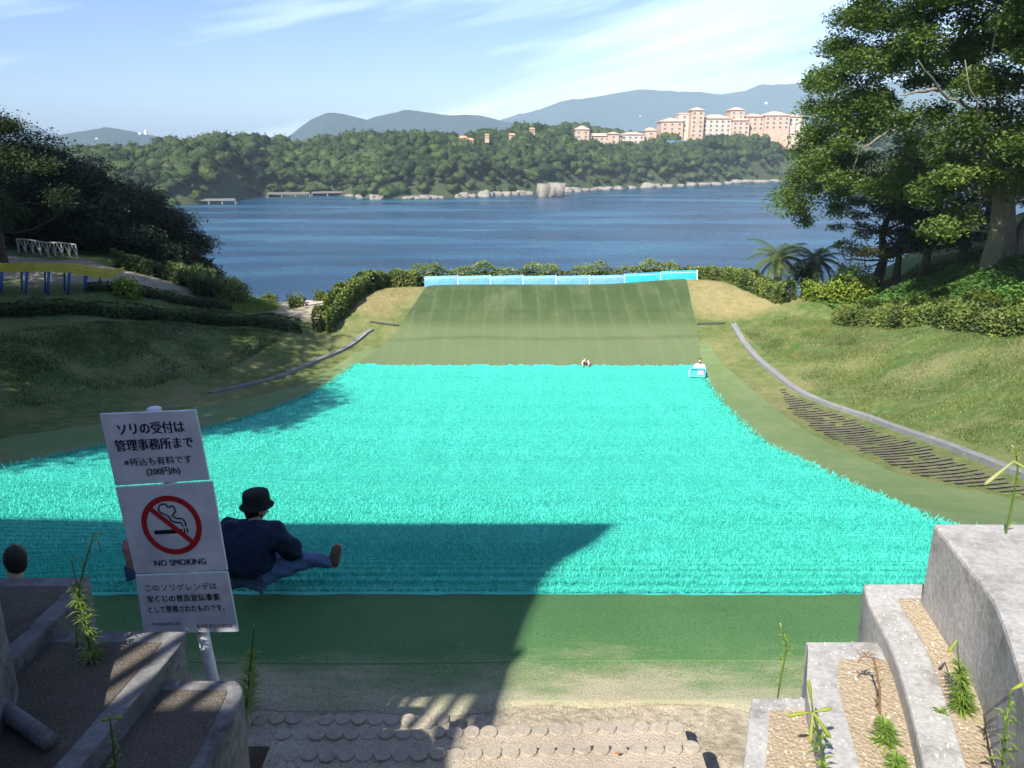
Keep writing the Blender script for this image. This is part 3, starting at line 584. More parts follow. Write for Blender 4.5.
# ragged fringe on the edges
n = 9000; y = rng.uniform(6.6, 39, n); side = rng.random(n) < .5; x = np.where(side, interp(CY_L, y), interp(CY_R, y)) + rng.normal(0, .13, n); P = np.stack([x, y, zt(x, y) + .05], 1)
BV, BF = blades(P, .12, .03, .9); parts_V.append(BV); parts_F3.append(BF + nv); nv += len(BV); parts_T.append(np.repeat(rng.random(n), 3))
o = link('sliding_mat', npmesh('sliding_mat', np.concatenate(parts_V), [Fm, np.concatenate(parts_F3)], np.concatenate(parts_T)), M_AQ, recentre=False)
props(o, 'huge bright aqua bristle mat laid down the sledding slope', 'mat')
# dark strip mats laid like treads beside the right gutter
M_STRIP = mottled('black_strip', (.10, .085, .075), (.21, .18, .15), 3, fine=25, bs=.5)
Vv = []; Ff = []; n0 = 0
for Yc in np.arange(15.6, 34.6, .37):
    xl = float(interp(BO_R, Yc)) + .45 + random.uniform(-.1, .15) + max(0, Yc - 30) * .15; xr = float(np.interp(Yc, [q[1] for q in GUT_R[::-1]], [q[0] for q in GUT_R[::-1]])) - .35 + random.uniform(-.15, .1)
    xs2 = np.arange(xl, xr, .25)
    for a_ in range(len(xs2) - 1):
        if random.random() < (.04 + .03 * max(0, Yc - 28)): continue
        w_ = .07 + random.uniform(-.025, .03)
        for (x_, y_) in ((xs2[a_], Yc - w_), (xs2[a_] + .24, Yc - w_), (xs2[a_] + .24, Yc + w_), (xs2[a_], Yc + w_)): Vv.append((x_, y_, z1(x_, y_) + .055))
        Ff.append((n0, n0 + 1, n0 + 2, n0 + 3)); n0 += 4
o = link('tread_strips', npmesh('tread_strips', Vv, [Ff]), M_STRIP, recentre=False); props(o, kind='structure')
# gutters
M_GUT = mottled('gutter_concrete', (.20, .20, .20), (.30, .30, .295), 2, fine=20)
def gutter(P, wd, lab):
    P = [Vector((p[0], p[1], 0)) for p in P]; out = []
    for a_, b_ in zip(P[:-1], P[1:]):
        for k in range(12): out.append(a_.lerp(b_, k / 12))
    out.append(P[-1])
    for _ in range(6): out = [out[0]] + [(out[k - 1] + out[k] * 2 + out[k + 1]) / 4 for k in range(1, len(out) - 1)] + [out[-1]]
    mb = MB(); sec = [(-wd, -.1), (-wd, .07), (-wd * .6, .07), (-wd * .5, 0.03), (wd * .5, 0.03), (wd * .6, .07), (wd, .07), (wd, -.1)]; vs = []
    for k, p in enumerate(out):
        d = (out[min(k + 1, len(out) - 1)] - out[max(k - 1, 0)]).normalized(); s = Vector((d.y, -d.x, 0))
        zc = max(z1(p.x, p.y), z1(p.x + s.x * wd, p.y + s.y * wd), z1(p.x - s.x * wd, p.y - s.y * wd))
        for (u, z) in sec: q = p + s * u; vs.append((q.x, q.y, zc + z))
    n = len(sec); mb.add(vs, [(k * n + j, k * n + j + 1, (k + 1) * n + j + 1, (k + 1) * n + j) for k in range(len(out) - 1) for j in range(n - 1)])
    o = mb.build('gutter', M_GUT); props(o, lab, 'gutter')
gutter(GUT_L, .13, 'thin pale concrete gutter running down the left side of the slope'); gutter(GUT_R, .15, 'grey concrete gutter curving along the foot of the right embankment')
M_DKG, _, _ = nmat('drain_grate', (.06, .06, .055), .6)
for x0, x1, yy, lab in ((10.5, 12.0, 44.2, 'dark drain channel crossing to the top of the right gutter'), (-8.0, -6.4, 44.2, 'dark drain channel crossing to the top of the left gutter')):
    mb = MB(); mb.tube([(x, yy, z1(x, yy) + .05) for x in np.linspace(x0, x1, 8)], .07, 4); o = mb.build('drain_channel', M_DKG); props(o, lab, 'drain')
# ================================================================== blue crash pads along the top of the ramp
M_PADB = mottled('blue_pad_vinyl', (.11, .31, .60), (.15, .38, .66), 1.5, rough=.45, fine=4, bs=.5, bd=.06); M_PADC = mottled('aqua_pad_vinyl', (.02, .38, .56), (.04, .44, .62), 1.5, rough=.45, fine=4, bs=.5, bd=.06)
M_PALE2, _, _ = nmat('pale_strap', (.75, .8, .82), .6)
edge = [(424, 277.5), (458, 276.5), (490.5, 275.5), (523, 274.5), (556, 273.5), (589.5, 272.5), (624.5, 271.5), (660.5, 270), (697, 268.8)]
names = ['leftmost pale blue crash pad in the row at the slope end', 'second blue crash pad from the left end of the row', 'third blue crash pad from the left end of the row', 'fourth blue crash pad from the left end of the row', 'blue crash pad third left of the first aqua one', 'blue crash pad in the middle of the row, second left of the aqua ones', 'left one of the two brighter aqua crash pads', 'rightmost bright aqua crash pad at the row end']
names[4] = 'fifth blue crash pad, with one blue pad between it and the aqua ones'; names[5] = 'blue crash pad directly left of the aqua ones'
for k in range(8):
    a = G(edge[k][0], edge[k][1] + 4.5, 51.5); b_ = G(edge[k + 1][0], edge[k + 1][1] + 4.5, 51.5); zc = (a[2] + b_[2]) / 2; L = b_[0] - a[0] - .05
    cxx = (a[0] + b_[0]) / 2; zb = min(z1(cxx, 51.5), zc); t = empty('crash_pad', (cxx, 51.5, zb), names[k], 'crash pad', 'crash pads along the slope end')
    Mx = Matrix.Translation((cxx, 51.5, zb + .36)) @ Matrix.Rotation(math.atan2(b_[2] - a[2], L), 4, 'Y').inverted() @ Matrix.Rotation(R(-10), 4, 'X')
    mb = MB(); mb.box((0, 0, 0), (L, .26, .70), M=Mx); mb.build('pad', M_PADC if k > 5 else M_PADB, t, bevel=.05, seg=3, smooth=True)
    mb = MB(); mb.box(0, (L * .92, .012, .02), M=Mx @ Matrix.Translation((0, -.137, .22))); mb.build('seam', M_PALE2, t)
    MB().box(0, (.05, .03, .74), M=Mx @ Matrix.Translation((L / 2 + .02, -.12, 0))).build('strap', M_PALE2, t)
# ================================================================== hedges and shrubs
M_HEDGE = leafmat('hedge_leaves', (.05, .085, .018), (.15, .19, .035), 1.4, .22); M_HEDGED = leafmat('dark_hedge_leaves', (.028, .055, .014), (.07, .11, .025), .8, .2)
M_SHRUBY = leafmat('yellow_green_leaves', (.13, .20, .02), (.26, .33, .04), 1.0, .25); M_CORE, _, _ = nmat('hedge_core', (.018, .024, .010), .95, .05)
def hedge(path, wd, ht, leaf, n, lab, mat, cat='hedge', name='hedge', group=None, up=0):
    P = [Vector(p) for p in path]; L = [0]
    for a_, b_ in zip(P[:-1], P[1:]): L.append(L[-1] + (b_ - a_).length)
    def at_(s):
        k = min(max(np.searchsorted(L, s) - 1, 0), len(P) - 2); f = (s - L[k]) / (L[k + 1] - L[k]); p = P[k].lerp(P[k + 1], f); d = (P[k + 1] - P[k]).normalized(); return p, Vector((d.y, -d.x))
    def zat(x, y): return z1(x, y)
    mb = MB(); ns = max(4, int(L[-1] / .7)); vs = []; prof = [(-.5, -.1), (-.52, .5), (-.42, .85), (-.15, 1.0), (.15, 1.0), (.42, .85), (.52, .5), (.5, -.1)]
    for k in range(ns + 1):
        s = L[-1] * k / ns; p, sd = at_(s); lump = 1 + .12 * math.sin(s * 1.7) + .07 * math.sin(s * 4.1 + 1); e = .2 if k in (0, ns) else (.75 if k in (1, ns - 1) else 1)
        for (u, h) in prof: q = p.to_2d() + sd * u * wd * .76 * lump * e; vs.append((q.x, q.y, zat(q.x, q.y) + h * ht * .78 * lump * (e * .5 + .5)))
    m_ = len(prof); mb.add(vs, [(k * m_ + j, k * m_ + j + 1, (k + 1) * m_ + j + 1, (k + 1) * m_ + j) for k in range(ns) for j in range(m_ - 1)] + [tuple(range(m_)), tuple(range(ns * m_, ns * m_ + m_))])
    t = empty(name, (P[0].x, P[0].y, zat(P[0].x, P[0].y)), lab, cat, group); mb.build('stems', M_CORE, t)
    S = rng.uniform(0, L[-1], n); A = rng.uniform(-.12, 1.12, n) * math.pi; pv_ = np.array([(lambda r_: (r_[0].x, r_[0].y, r_[1].x, r_[1].y))(at_(s)) for s in S])
    lump = 1 + .12 * np.sin(S * 1.7) + .07 * np.sin(S * 4.1 + 1) + .05 * rng.normal(size=n)
    u = np.sign(np.cos(A)) * np.abs(np.cos(A)) ** .45 * wd * .5 * lump; hh = np.clip(np.sign(np.sin(A)) * np.abs(np.sin(A)) ** .5, -.1, 1) * ht * lump; hh = np.where(rng.random(n) < .4, rng.random(n) * hh, hh)
    u *= np.where(np.minimum(S, L[-1] - S) < .3, .8, 1)
    X_ = pv_[:, 0] + pv_[:, 2] * u; Y_ = pv_[:, 1] + pv_[:, 3] * u; Z_ = zt(X_, Y_) + hh
    N_ = np.stack([pv_[:, 2] * np.sign(u), pv_[:, 3] * np.sign(u), np.zeros(n)], 1)
    V_, F_ = leaf_arrays(np.stack([X_, Y_, Z_], 1), leaf, .6, .5, N_, .6)
    T_ = np.clip(.5 + .25 * np.sin(S * 2.3) + rng.normal(0, .18, n) + up * (hh > ht * .9), 0, 1)
    link('foliage', npmesh('foliage', V_, [F_], np.repeat(T_, 4)), mat, t); return t
def P2(*a): return [(p[0], p[1]) for p in a]
hedge([(x_, y_) for x_, y_ in ((-6.6, 52.6), (-2, 52.6), (4, 52.6), (11.6, 52.6))], 1.2, 1.6, .17, 14000, 'low flowering hedge running behind the blue crash pads', M_HEDGE, up=.3)
hedge([(-6.2, 52.2), (-8.2, 51.0), (-9.2, 48.5), (-9.7, 45.5), (-10.15, 43.2), (-10.4, 42.2)], 1.05, 1.1, .16, 15000, 'clipped hedge descending the left rim from the crash pads', M_HEDGE, up=.2)
hedge([(11.6, 52.2), (12.9, 51.9), (14.4, 49.6), (15.5, 47.2), (16.1, 45.9)], 1.15, 1.0, .16, 11000, 'clipped hedge curving down the right rim from the crash pads', M_HEDGE, up=.2)
hedge([(17.6, 42.0), (18.6, 38.6), (19.4, 35), (19.8, 31), (20.0, 27)], 1.4, .9, .14, 22000, 'long clipped hedge at the foot of the ivy slope on the right', M_HEDGE, up=.1)
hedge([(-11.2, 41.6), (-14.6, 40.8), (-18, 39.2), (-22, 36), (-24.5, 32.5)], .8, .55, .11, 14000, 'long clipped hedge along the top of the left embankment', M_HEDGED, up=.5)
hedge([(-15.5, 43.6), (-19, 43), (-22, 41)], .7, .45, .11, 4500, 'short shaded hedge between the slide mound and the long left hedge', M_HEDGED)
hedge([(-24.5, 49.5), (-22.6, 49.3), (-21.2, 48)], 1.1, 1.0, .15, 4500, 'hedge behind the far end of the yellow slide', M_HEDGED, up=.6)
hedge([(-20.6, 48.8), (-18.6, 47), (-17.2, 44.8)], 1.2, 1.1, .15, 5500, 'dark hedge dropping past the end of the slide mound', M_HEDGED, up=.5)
def shrub(px, py, Y, rx, rz, leaf, n, lab, mat, group=None, name='shrub', core=True, ry=None):
    c = G(px, py, Y); z0 = z1(c[0], c[1]); t = empty(name, (c[0], c[1], z0), lab, 'shrub', group)
    k = 9; C = [np.array((c[0], c[1], z0 + rz * .45)) + sph(1)[0] * np.array((rx * .5, (ry or rx) * .5, rz * .3)) for _ in range(k)]
    P, T = cluster_points(C, [np.array((rx, ry or rx, rz)) * .55] * k, [n // k] * k, 1.0, .6); ok = P[:, 2] > zt(P[:, 0], P[:, 1]) - .05; P = P[ok]; T = T[ok]
    V_, F_ = leaf_arrays(P, leaf, .6, .5); link('foliage', npmesh('foliage', V_, [F_], np.repeat(T, 4)), mat, t)
    if core: MB().ball((c[0], c[1], z0 + rz * .35), (rx * .5, (ry or rx) * .5, rz * .45)).build('stems', M_CORE, t, smooth=True)
shrub(227, 308, 46.5, 1.5, 1.1, .15, 4500, 'clipped box shaped shrub on the lit grass left of the slope', M_HEDGE)
shrub(196, 290, 50, 1.6, .9, .15, 3500, 'dark low shrub on the crest under the left wood', M_HEDGED)
shrub(232, 290, 54, .8, .9, .14, 1500, 'small shrub on the skyline left of the path gap', M_HEDGED); shrub(269, 301, 51.5, .7, .5, .12, 1000, 'tiny round bush at the top of the lit left grass', M_HEDGE)
shrub(296, 316, 46.5, .75, .8, .12, 1500, 'small round bush at the right end of the lit left grass', M_HEDGE); shrub(321, 306, 50.5, .5, .7, .12, 900, 'little bush standing in the path gap before the water', M_HEDGE)
shrub(129, 309, 41.5, .9, .8, .14, 1800, 'lone bush catching the sun at the right foot of the slide mound', M_SHRUBY)
shrub(843, 296, 46.0, 1.9, 1.9, .15, 7000, 'bright yellow green shrub under the leaning tree', M_SHRUBY); shrub(812, 304, 46.4, 1.0, 1.1, .14, 2800, 'small yellow green bush between the hedge end and the bright shrub', M_SHRUBY)
# ================================================================== trees
M_BARK = mottled('bark', (.14, .11, .085), (.30, .25, .20), 2.5, fine=12, bs=.8, bd=.05, stretch=(1, 1, .35)); M_BARKD = mottled('dark_bark', (.06, .05, .04), (.12, .10, .08), 3, fine=14, bs=.8, bd=.05, stretch=(1, 1, .35))
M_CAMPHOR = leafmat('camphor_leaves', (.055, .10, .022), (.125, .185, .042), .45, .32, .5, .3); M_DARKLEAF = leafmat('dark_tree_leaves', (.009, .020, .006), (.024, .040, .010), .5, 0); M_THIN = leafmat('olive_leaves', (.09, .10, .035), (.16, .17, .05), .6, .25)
def limb(mb, a, b_, r0, r1, n=6, bend=.12, seg=7):
    a = Vector(a); b_ = Vector(b_); L = (b_ - a).length; off = Vector(rng.normal(size=3)) * L * bend; pts_ = []
    for k in range(n + 1): f = k / n; pts_.append(a.lerp(b_, f) + off * math.sin(math.pi * f) + Vector(rng.normal(size=3)) * L * .018 * (0 < k < n))
    mb.tube(pts_, [r0 + (r1 - r0) * (k / n) for k in range(n + 1)], seg); return pts_
def tree(name, base, crownC, crownR, leaf, per, mat, lab, trunk, bark, group=None, seedpts=None, flat=.62, twig=None, tr=.25, asp=.5, shell=.35):
    """crownC: list of clump centres; trunk: list of points; a limb grows to about every clump"""
    t = empty(name, base, lab, 'tree', group); k = len(crownC)
    P, T = cluster_points(crownC, crownR, [int(per * (np.mean(r) / np.mean(crownR)) ** 2) for r in crownR], flat, shell); V_, F_ = leaf_arrays(P, leaf, asp, .6)
    link('crown', npmesh('crown', V_, [F_], np.repeat(T, 4)), mat, t)
    mb = MB(); nt_ = len(trunk); mb.tube(trunk, [tr * (1.35 if i_ == 0 else 1) * (1 - .6 * i_ / (nt_ - 1)) for i_ in range(nt_)], 12); mb.build('trunk', bark, t, smooth=True)
    mb = MB(); T3 = [Vector(p) for p in trunk]
    for c in crownC[::(2 if k > 60 else 1)]:
        c = Vector(c); q = min(T3[1:], key=lambda p: (p - c).length + (2.5 if p.z > c.z else 0))
        if (q - c).length > 5 and (c.z < q.z + 2 or random.random() < .6): continue
        limb(mb, q, c, min(tr * .22, .03 + .010 * (c - q).length), .015)
    mb.build('branch', bark, t, smooth=True); return t
def poly_clumps(poly, n, Yc, Ys, ry=1):
    out = []
    xs3 = [p[0] for p in poly]; ys3 = [p[1] for p in poly]; tries = 0
    while len(out) < n and tries < n * 200:
        tries += 1; x = random.uniform(min(xs3), max(xs3)); y = random.uniform(min(ys3), max(ys3))
        if inpoly(np.array([x]), np.array([y]), poly)[0]:
            Yv = Yc + Ys * random.uniform(-1, 1); out.append(G(x, y, Yv))
    return out
big = [(852, -60), (858, 8), (838, 28), (838, 62), (816, 72), (812, 100), (825, 128), (806, 140), (792, 165), (790, 205), (806, 216), (832, 200), (848, 190), (868, 212), (885, 236), (950, 236), (985, 214), (1010, 205), (1200, 200), (1250, -60), (1100, -200), (950, -160)]
C = []
for c_ in poly_clumps(big, 330, 1, 0): px_ = 512 + 800 * c_[0] / ((1 - 0) * CP - c_[2] * SP + 0 * c_[0]); py_ = 384 - 800 * (SP + c_[2] * CP) / (CP - c_[2] * SP); C.append(G(px_, py_, 37 + min(1.2, max(-1, (1000 - px_) / 220)) * 9 + random.uniform(-4.5, 3.5))) if not (px_ > 968 and py_ > 185) else None
Rr = [np.array((1.3, 1.3, .95)) * random.uniform(.6, 1.15) for _ in C]
for (px, py, Yv, r) in ((812, 84, 34, .7), (822, 76, 34, .6), (845, 20, 35, .9), (862, 6, 35, .8), (798, 180, 34, .75), (790, 192, 34, .7), (800, 212, 33, .6), (806, 222, 33, .5), (834, 48, 35, .8), (812, 108, 35, .8), (818, 132, 34, 1.0), (804, 150, 34, .9), (838, 208, 34, .8)):
    C.append(G(px, py, Yv + 11)); Rr.append(np.array((1, 1, .8)) * r * 1.25)
b0 = G(1000, 258, 38); tz = z1(b0[0], b0[1])
tree('camphor_tree', (b0[0], b0[1], tz), C, Rr, .18, 1050, M_CAMPHOR, 'huge spreading broadleaf tree on the right hillside beside the bay', [(b0[0], b0[1], tz - .4), (b0[0] - .15, b0[1] - .1, tz + 1.5), (b0[0] - .5, b0[1] - .3, tz + 3), (b0[0] + .1, b0[1] - .8, tz + 5.5), (b0[0] - .6, b0[1] - 1.5, tz + 8), (b0[0], b0[1] - 2, tz + 11)], M_BARK, tr=.62, flat=.8, shell=.25)
bigtree = bpy.data.objects['camphor_tree']
mb = MB(); mb.tube([(b0[0] + .75, b0[1] - .1, tz - .4), (b0[0] + 1.0, b0[1] - .2, tz + 1.6), (b0[0] + 1.8, b0[1] - .4, tz + 4), (b0[0] + 2.6, b0[1] - 1, tz + 8)], [.62, .48, .38, .2], 12)
mb.build('trunk', M_BARK, bigtree, smooth=True)
mb = MB()
for (a_, b_, Y1, Y2) in (((1010, 190), (965, 60), 38, 34), ((980, 110), (918, 60), 36, 33), ((1010, 130), (1000, 20), 38, 34), ((905, 128), (850, 178), 38, 41), ((940, 90), (900, 95), 35, 33), ((850, 178), (812, 196), 41, 42)):
    limb(mb, G(*a_, Y1), G(*b_, Y2), .085, .02, 7, .08)
mb.build('branch', mottled('pale_bark', (.18, .155, .12), (.30, .265, .22), 3, fine=12), bigtree, smooth=True)
# leaning tree under it
C = poly_clumps([(832, 200), (880, 170), (930, 180), (950, 225), (915, 262), (872, 262), (840, 255)], 44, 46.2, 1.5); Rr = [np.array((1, 1, .7)) * random.uniform(.5, .9) for _ in C]; bb = G(872, 296, 46.8); z0 = z1(bb[0], bb[1])
tree('leaning_tree', (bb[0], bb[1], z0), C, Rr, .15, 420, M_THIN, 'thin crowned olive brown tree leaning over the yellow green shrub', [(bb[0], bb[1], z0 - .3), (bb[0] + .4, bb[1], z0 + 1.8), (bb[0] + .1, bb[1], z0 + 3.4), (bb[0] + .6, bb[1], z0 + 5)], M_BARKD, tr=.3)
# shaded trees standing under and behind the big one
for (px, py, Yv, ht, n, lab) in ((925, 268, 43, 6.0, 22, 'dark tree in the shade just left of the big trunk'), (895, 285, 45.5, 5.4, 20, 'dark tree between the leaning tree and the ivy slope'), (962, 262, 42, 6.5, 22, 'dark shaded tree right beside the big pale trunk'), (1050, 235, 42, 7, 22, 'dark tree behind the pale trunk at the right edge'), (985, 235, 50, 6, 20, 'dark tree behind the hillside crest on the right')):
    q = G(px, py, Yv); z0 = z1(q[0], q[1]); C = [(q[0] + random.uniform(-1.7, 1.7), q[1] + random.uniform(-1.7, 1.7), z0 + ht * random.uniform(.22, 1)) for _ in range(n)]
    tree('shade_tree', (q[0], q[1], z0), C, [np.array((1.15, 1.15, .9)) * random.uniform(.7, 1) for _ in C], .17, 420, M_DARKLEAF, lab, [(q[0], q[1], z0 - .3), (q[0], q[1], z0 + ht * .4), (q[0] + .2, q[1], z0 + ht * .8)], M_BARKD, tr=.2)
# ivy on the right hillside
poly = [(20.3, 27), (20.0, 33), (19.2, 38.5), (18.4, 42.5), (17.6, 46), (21, 48), (27, 43), (24, 38.5), (23.6, 34), (27, 27)]
n = 34000; x = rng.uniform(17, 28, n * 2); y = rng.uniform(26, 48, n * 2); ok = inpoly(x, y, poly); x = x[ok][:n]; y = y[ok][:n]; hh = .35 * (.5 + .5 * np.sin(x * 2.1 + np.sin(y * 1.3) * 2) * np.sin(y * 1.9)) * rng.random(len(x)) + .03
V_, F_ = leaf_arrays(np.stack([x, y, zt(x, y) + hh], 1), .17, .7, 1.0); T_ = np.clip(.5 + .3 * np.sin(x * 1.1 + y) + rng.normal(0, .15, len(x)), 0, 1)
o = link('ivy', npmesh('ivy', V_, [F_], np.repeat(T_, 4)), leafmat('ivy_leaves', (.05, .13, .025), (.11, .22, .045), .8, .2), recentre=False); props(o, 'deep green ivy covering the slope between the hedge and the big tree', 'ground cover', kind='stuff')
# palms
M_PALM = leafmat('palm_fronds', (.05, .085, .025), (.12, .16, .05), .8, .2); M_PALMT = mottled('palm_trunk_fibre', (.12, .09, .06), (.22, .17, .11), 5, fine=20, bs=.9, bd=.05)
def palm(px, py, Y, trunk, fr, lab):
    c = G(px, py, Y); z0 = z1(c[0], c[1]); zc = c[2]; t = empty('palm_tree', (c[0], c[1], z0), lab, 'palm', 'palms beside the water')
    MB().tube([(c[0], c[1], z0 - .2), (c[0] + .05, c[1], (z0 + zc) / 2), (c[0], c[1], zc + .1)], [.30, .24, .27], 10).build('trunk', M_PALMT, t, smooth=True)
    for k in range(24):
        az = k * 2.4 + random.uniform(-.2, .2); el = R(78) - (k / 24) * R(95); L = fr * random.uniform(.85, 1.1); V_ = []; F_ = []; prev = Vector((c[0], c[1], zc)); pts_ = [prev]
        e = el
        for s in range(12): e -= R(7.5); prev = prev + Vector((math.cos(az) * math.cos(e), math.sin(az) * math.cos(e), math.sin(e))) * L / 12; pts_.append(prev)
        mb = MB(); mb.tube(pts_, [.035 * (1 - i_ / 14) for i_ in range(13)], 4); sd = Vector((-math.sin(az), math.cos(az), 0))
        for s in range(1, 12):
            for q in (0, .33, .66):
                p = pts_[s].lerp(pts_[s + 1], q); d = (pts_[s + 1] - pts_[s]).normalized(); ll = .62 * fr / 2.2 * math.sin(math.pi * min(.97, (s + q) / 13 + .12)) ** .7
                for sg in (-1, 1):
                    tip = p + (sd * sg * .8 + d * .65 + Vector((0, 0, -.35))).normalized() * ll; wv_ = d * .03; n0 = len(mb.v); mb.v += [tuple(p - wv_), tuple(p + wv_), tuple(tip)]; mb.f.append((n0, n0 + 1, n0 + 2))
        me = bpy.data.meshes.new('frond'); me.from_pydata(mb.v, [], mb.f); a_ = me.attributes.new('tint', 'FLOAT', 'POINT'); a_.data.foreach_set('value', [random.random()] * len(mb.v)); me.update(); link('frond', me, M_PALM, t)
palm(779, 259, 50.0, 1, 2.5, 'leftmost palm tree with a full head of arching fronds by the water'); palm(816, 261, 51, 1, 2.3, 'palm tree half hidden under the overhanging branches'); palm(806, 274, 52, 1, 1.5, 'lowest palm, behind the small yellow green bush')
# left wood: wind cut trees falling towards the water
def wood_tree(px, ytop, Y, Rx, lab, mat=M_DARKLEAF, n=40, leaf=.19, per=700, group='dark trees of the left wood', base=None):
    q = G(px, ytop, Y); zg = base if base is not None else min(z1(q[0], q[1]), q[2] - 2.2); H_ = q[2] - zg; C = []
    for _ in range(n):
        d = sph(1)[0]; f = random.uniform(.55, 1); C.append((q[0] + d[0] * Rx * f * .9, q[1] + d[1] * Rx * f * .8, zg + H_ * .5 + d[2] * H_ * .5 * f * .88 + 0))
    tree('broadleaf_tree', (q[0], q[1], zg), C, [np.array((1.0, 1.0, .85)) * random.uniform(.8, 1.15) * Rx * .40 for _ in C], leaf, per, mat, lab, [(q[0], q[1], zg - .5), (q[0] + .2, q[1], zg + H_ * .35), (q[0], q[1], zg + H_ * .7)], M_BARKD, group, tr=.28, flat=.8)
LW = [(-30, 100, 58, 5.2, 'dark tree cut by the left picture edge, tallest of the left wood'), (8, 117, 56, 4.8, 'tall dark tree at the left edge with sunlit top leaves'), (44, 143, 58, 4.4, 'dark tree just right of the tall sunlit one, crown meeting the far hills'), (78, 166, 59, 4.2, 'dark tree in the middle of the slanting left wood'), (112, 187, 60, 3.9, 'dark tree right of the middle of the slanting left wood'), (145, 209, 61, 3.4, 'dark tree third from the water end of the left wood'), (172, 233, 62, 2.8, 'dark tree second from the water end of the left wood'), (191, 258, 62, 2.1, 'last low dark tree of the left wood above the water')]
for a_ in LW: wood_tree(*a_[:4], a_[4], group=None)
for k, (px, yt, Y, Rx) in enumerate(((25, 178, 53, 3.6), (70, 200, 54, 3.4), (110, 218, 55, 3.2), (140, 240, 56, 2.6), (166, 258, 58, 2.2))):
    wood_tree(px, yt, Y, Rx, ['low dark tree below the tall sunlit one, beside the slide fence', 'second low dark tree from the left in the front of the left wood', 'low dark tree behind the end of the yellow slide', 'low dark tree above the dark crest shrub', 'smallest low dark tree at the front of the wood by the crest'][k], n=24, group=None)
# park tree over the slide, thin trunk and lit crown top
q = G(3, 262, 44.5); z0 = z1(q[0], q[1]); C = poly_clumps([(-140, 140), (-60, 105), (0, 122), (50, 150), (70, 190), (82, 222), (20, 232), (-60, 220), (-140, 200)], 46, 44.5, 3); 
tree('park_tree', (q[0], q[1], z0), C, [np.array((1.2, 1.2, .9)) * random.uniform(.7, 1.1) for _ in C], .16, 600, leafmat('park_tree_leaves', (.022, .042, .012), (.055, .085, .022), .5, .1), 'round park tree with a bare dark trunk beside the slide fence', [(q[0], q[1], z0 - .3), (q[0] + .05, q[1], z0 + 2), (q[0] - .1, q[1], z0 + 3.4), (q[0] - .5, q[1], z0 + 5)], M_BARKD, tr=.22)
# trees out of frame on the left that shade the bank
for k, (x_, y_, h_, r_) in enumerate(((-34, 29, 18, 6.5), (-27.5, 17.5, 18, 6), (-37.5, 37, 20, 7), (-23, 7.5, 15, 5), (-37.5, 45.5, 21, 6.5), (-23.6, 23.5, 18.5, 5.8), (-20.5, 14, 18, 4.8), (-25.5, 29, 18, 5), (-44, 51, 22, 7), (-31, 23, 19, 6))):
    zg = z1(x_, y_); C = [(x_ + d[0] * r_ * .8, y_ + d[1] * r_ * .8, zg + h_ * .62 + d[2] * h_ * .33 * f_) for d, f_ in zip(sph(80), rng.uniform(.5, 1, 80))]
    tree('shade_giver_tree', (x_, y_, zg), C, [np.array((1, 1, .9)) * random.uniform(.32, .42) * r_ for _ in C], .3, 300, M_DARKLEAF, ['tree left of the slide mound, outside the picture', 'tree beside the left bank, outside the picture', 'tree behind the slide, outside the picture', 'tree nearest the steps on the left, outside the picture', 'tree on the far left plateau, outside the picture', 'tree above the middle of the left bank, outside the picture', 'tree at the near end of the left bank, outside the picture', 'tree above the far part of the left bank, outside the picture', 'tallest tree behind the slide, outside the picture', 'tree between the bank trees, outside the picture'][k], [(x_, y_, zg - .3), (x_, y_, zg + h_ * .4), (x_, y_, zg + h_ * .7)], M_BARKD, tr=.3)
# grass tufts
def tufts(poly, n, h, w_, lab, mat, dens=None, name='grass'):
    xs4 = [p[0] for p in poly]; ys4 = [p[1] for p in poly]; x = rng.uniform(min(xs4), max(xs4), n * 3); y = rng.uniform(min(ys4), max(ys4), n * 3); ok = inpoly(x, y, poly); x = x[ok]; y = y[ok]
    cl_ = np.sin(x * 1.3 + 2 * np.sin(y * .7)) * np.sin(y * 1.1 + np.sin(x * 1.7)) + rng.normal(0, .6, len(x)) > .1; x = x[cl_][:n]; y = y[cl_][:n]
    V_, F_ = blades(np.stack([x, y, zt(x, y) - .01], 1), h, w_, .5); T_ = np.clip(.5 + .3 * np.sin(x * .9) * np.sin(y * .8) + rng.normal(0, .2, len(x)), 0, 1)
    o = link(name, npmesh(name, V_, [F_], np.repeat(T_, 3)), mat, recentre=False); props(o, lab, 'grass', kind='stuff')
M_GR = leafmat('grass_blades', (.075, .125, .028), (.17, .19, .065), .5, .12)
tufts([(13.4, 14), (13.7, 24), (13.2, 32), (12.6, 43), (16.5, 44.5), (18.8, 38), (19.2, 30), (19, 20), (18, 12)], 52000, .13, .028, 'rough sunlit grass on the right embankment', M_GR)
tufts([(-23, 22), (-21, 34), (-17.5, 39), (-11.5, 41), (-13, 37), (-16, 31), (-19, 22)], 45000, .11, .03, 'shaded grass on the left embankment', leafmat('shade_grass_blades', (.03, .055, .014), (.07, .10, .03), .5, .1))  # bank weeds are dark; colour lowered further for the shade there
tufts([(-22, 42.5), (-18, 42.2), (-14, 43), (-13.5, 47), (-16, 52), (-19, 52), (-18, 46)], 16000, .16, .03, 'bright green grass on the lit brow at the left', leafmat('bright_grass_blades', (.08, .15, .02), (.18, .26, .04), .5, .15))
tufts([(-9, 50.5), (-6, 51.2), (-6.8, 45), (-9.3, 44.6)], 7000, .07, .025, 'dry pale grass left of the ramp', leafmat('dry_grass_blades', (.24, .21, .09), (.36, .32, .16), .5, .1))
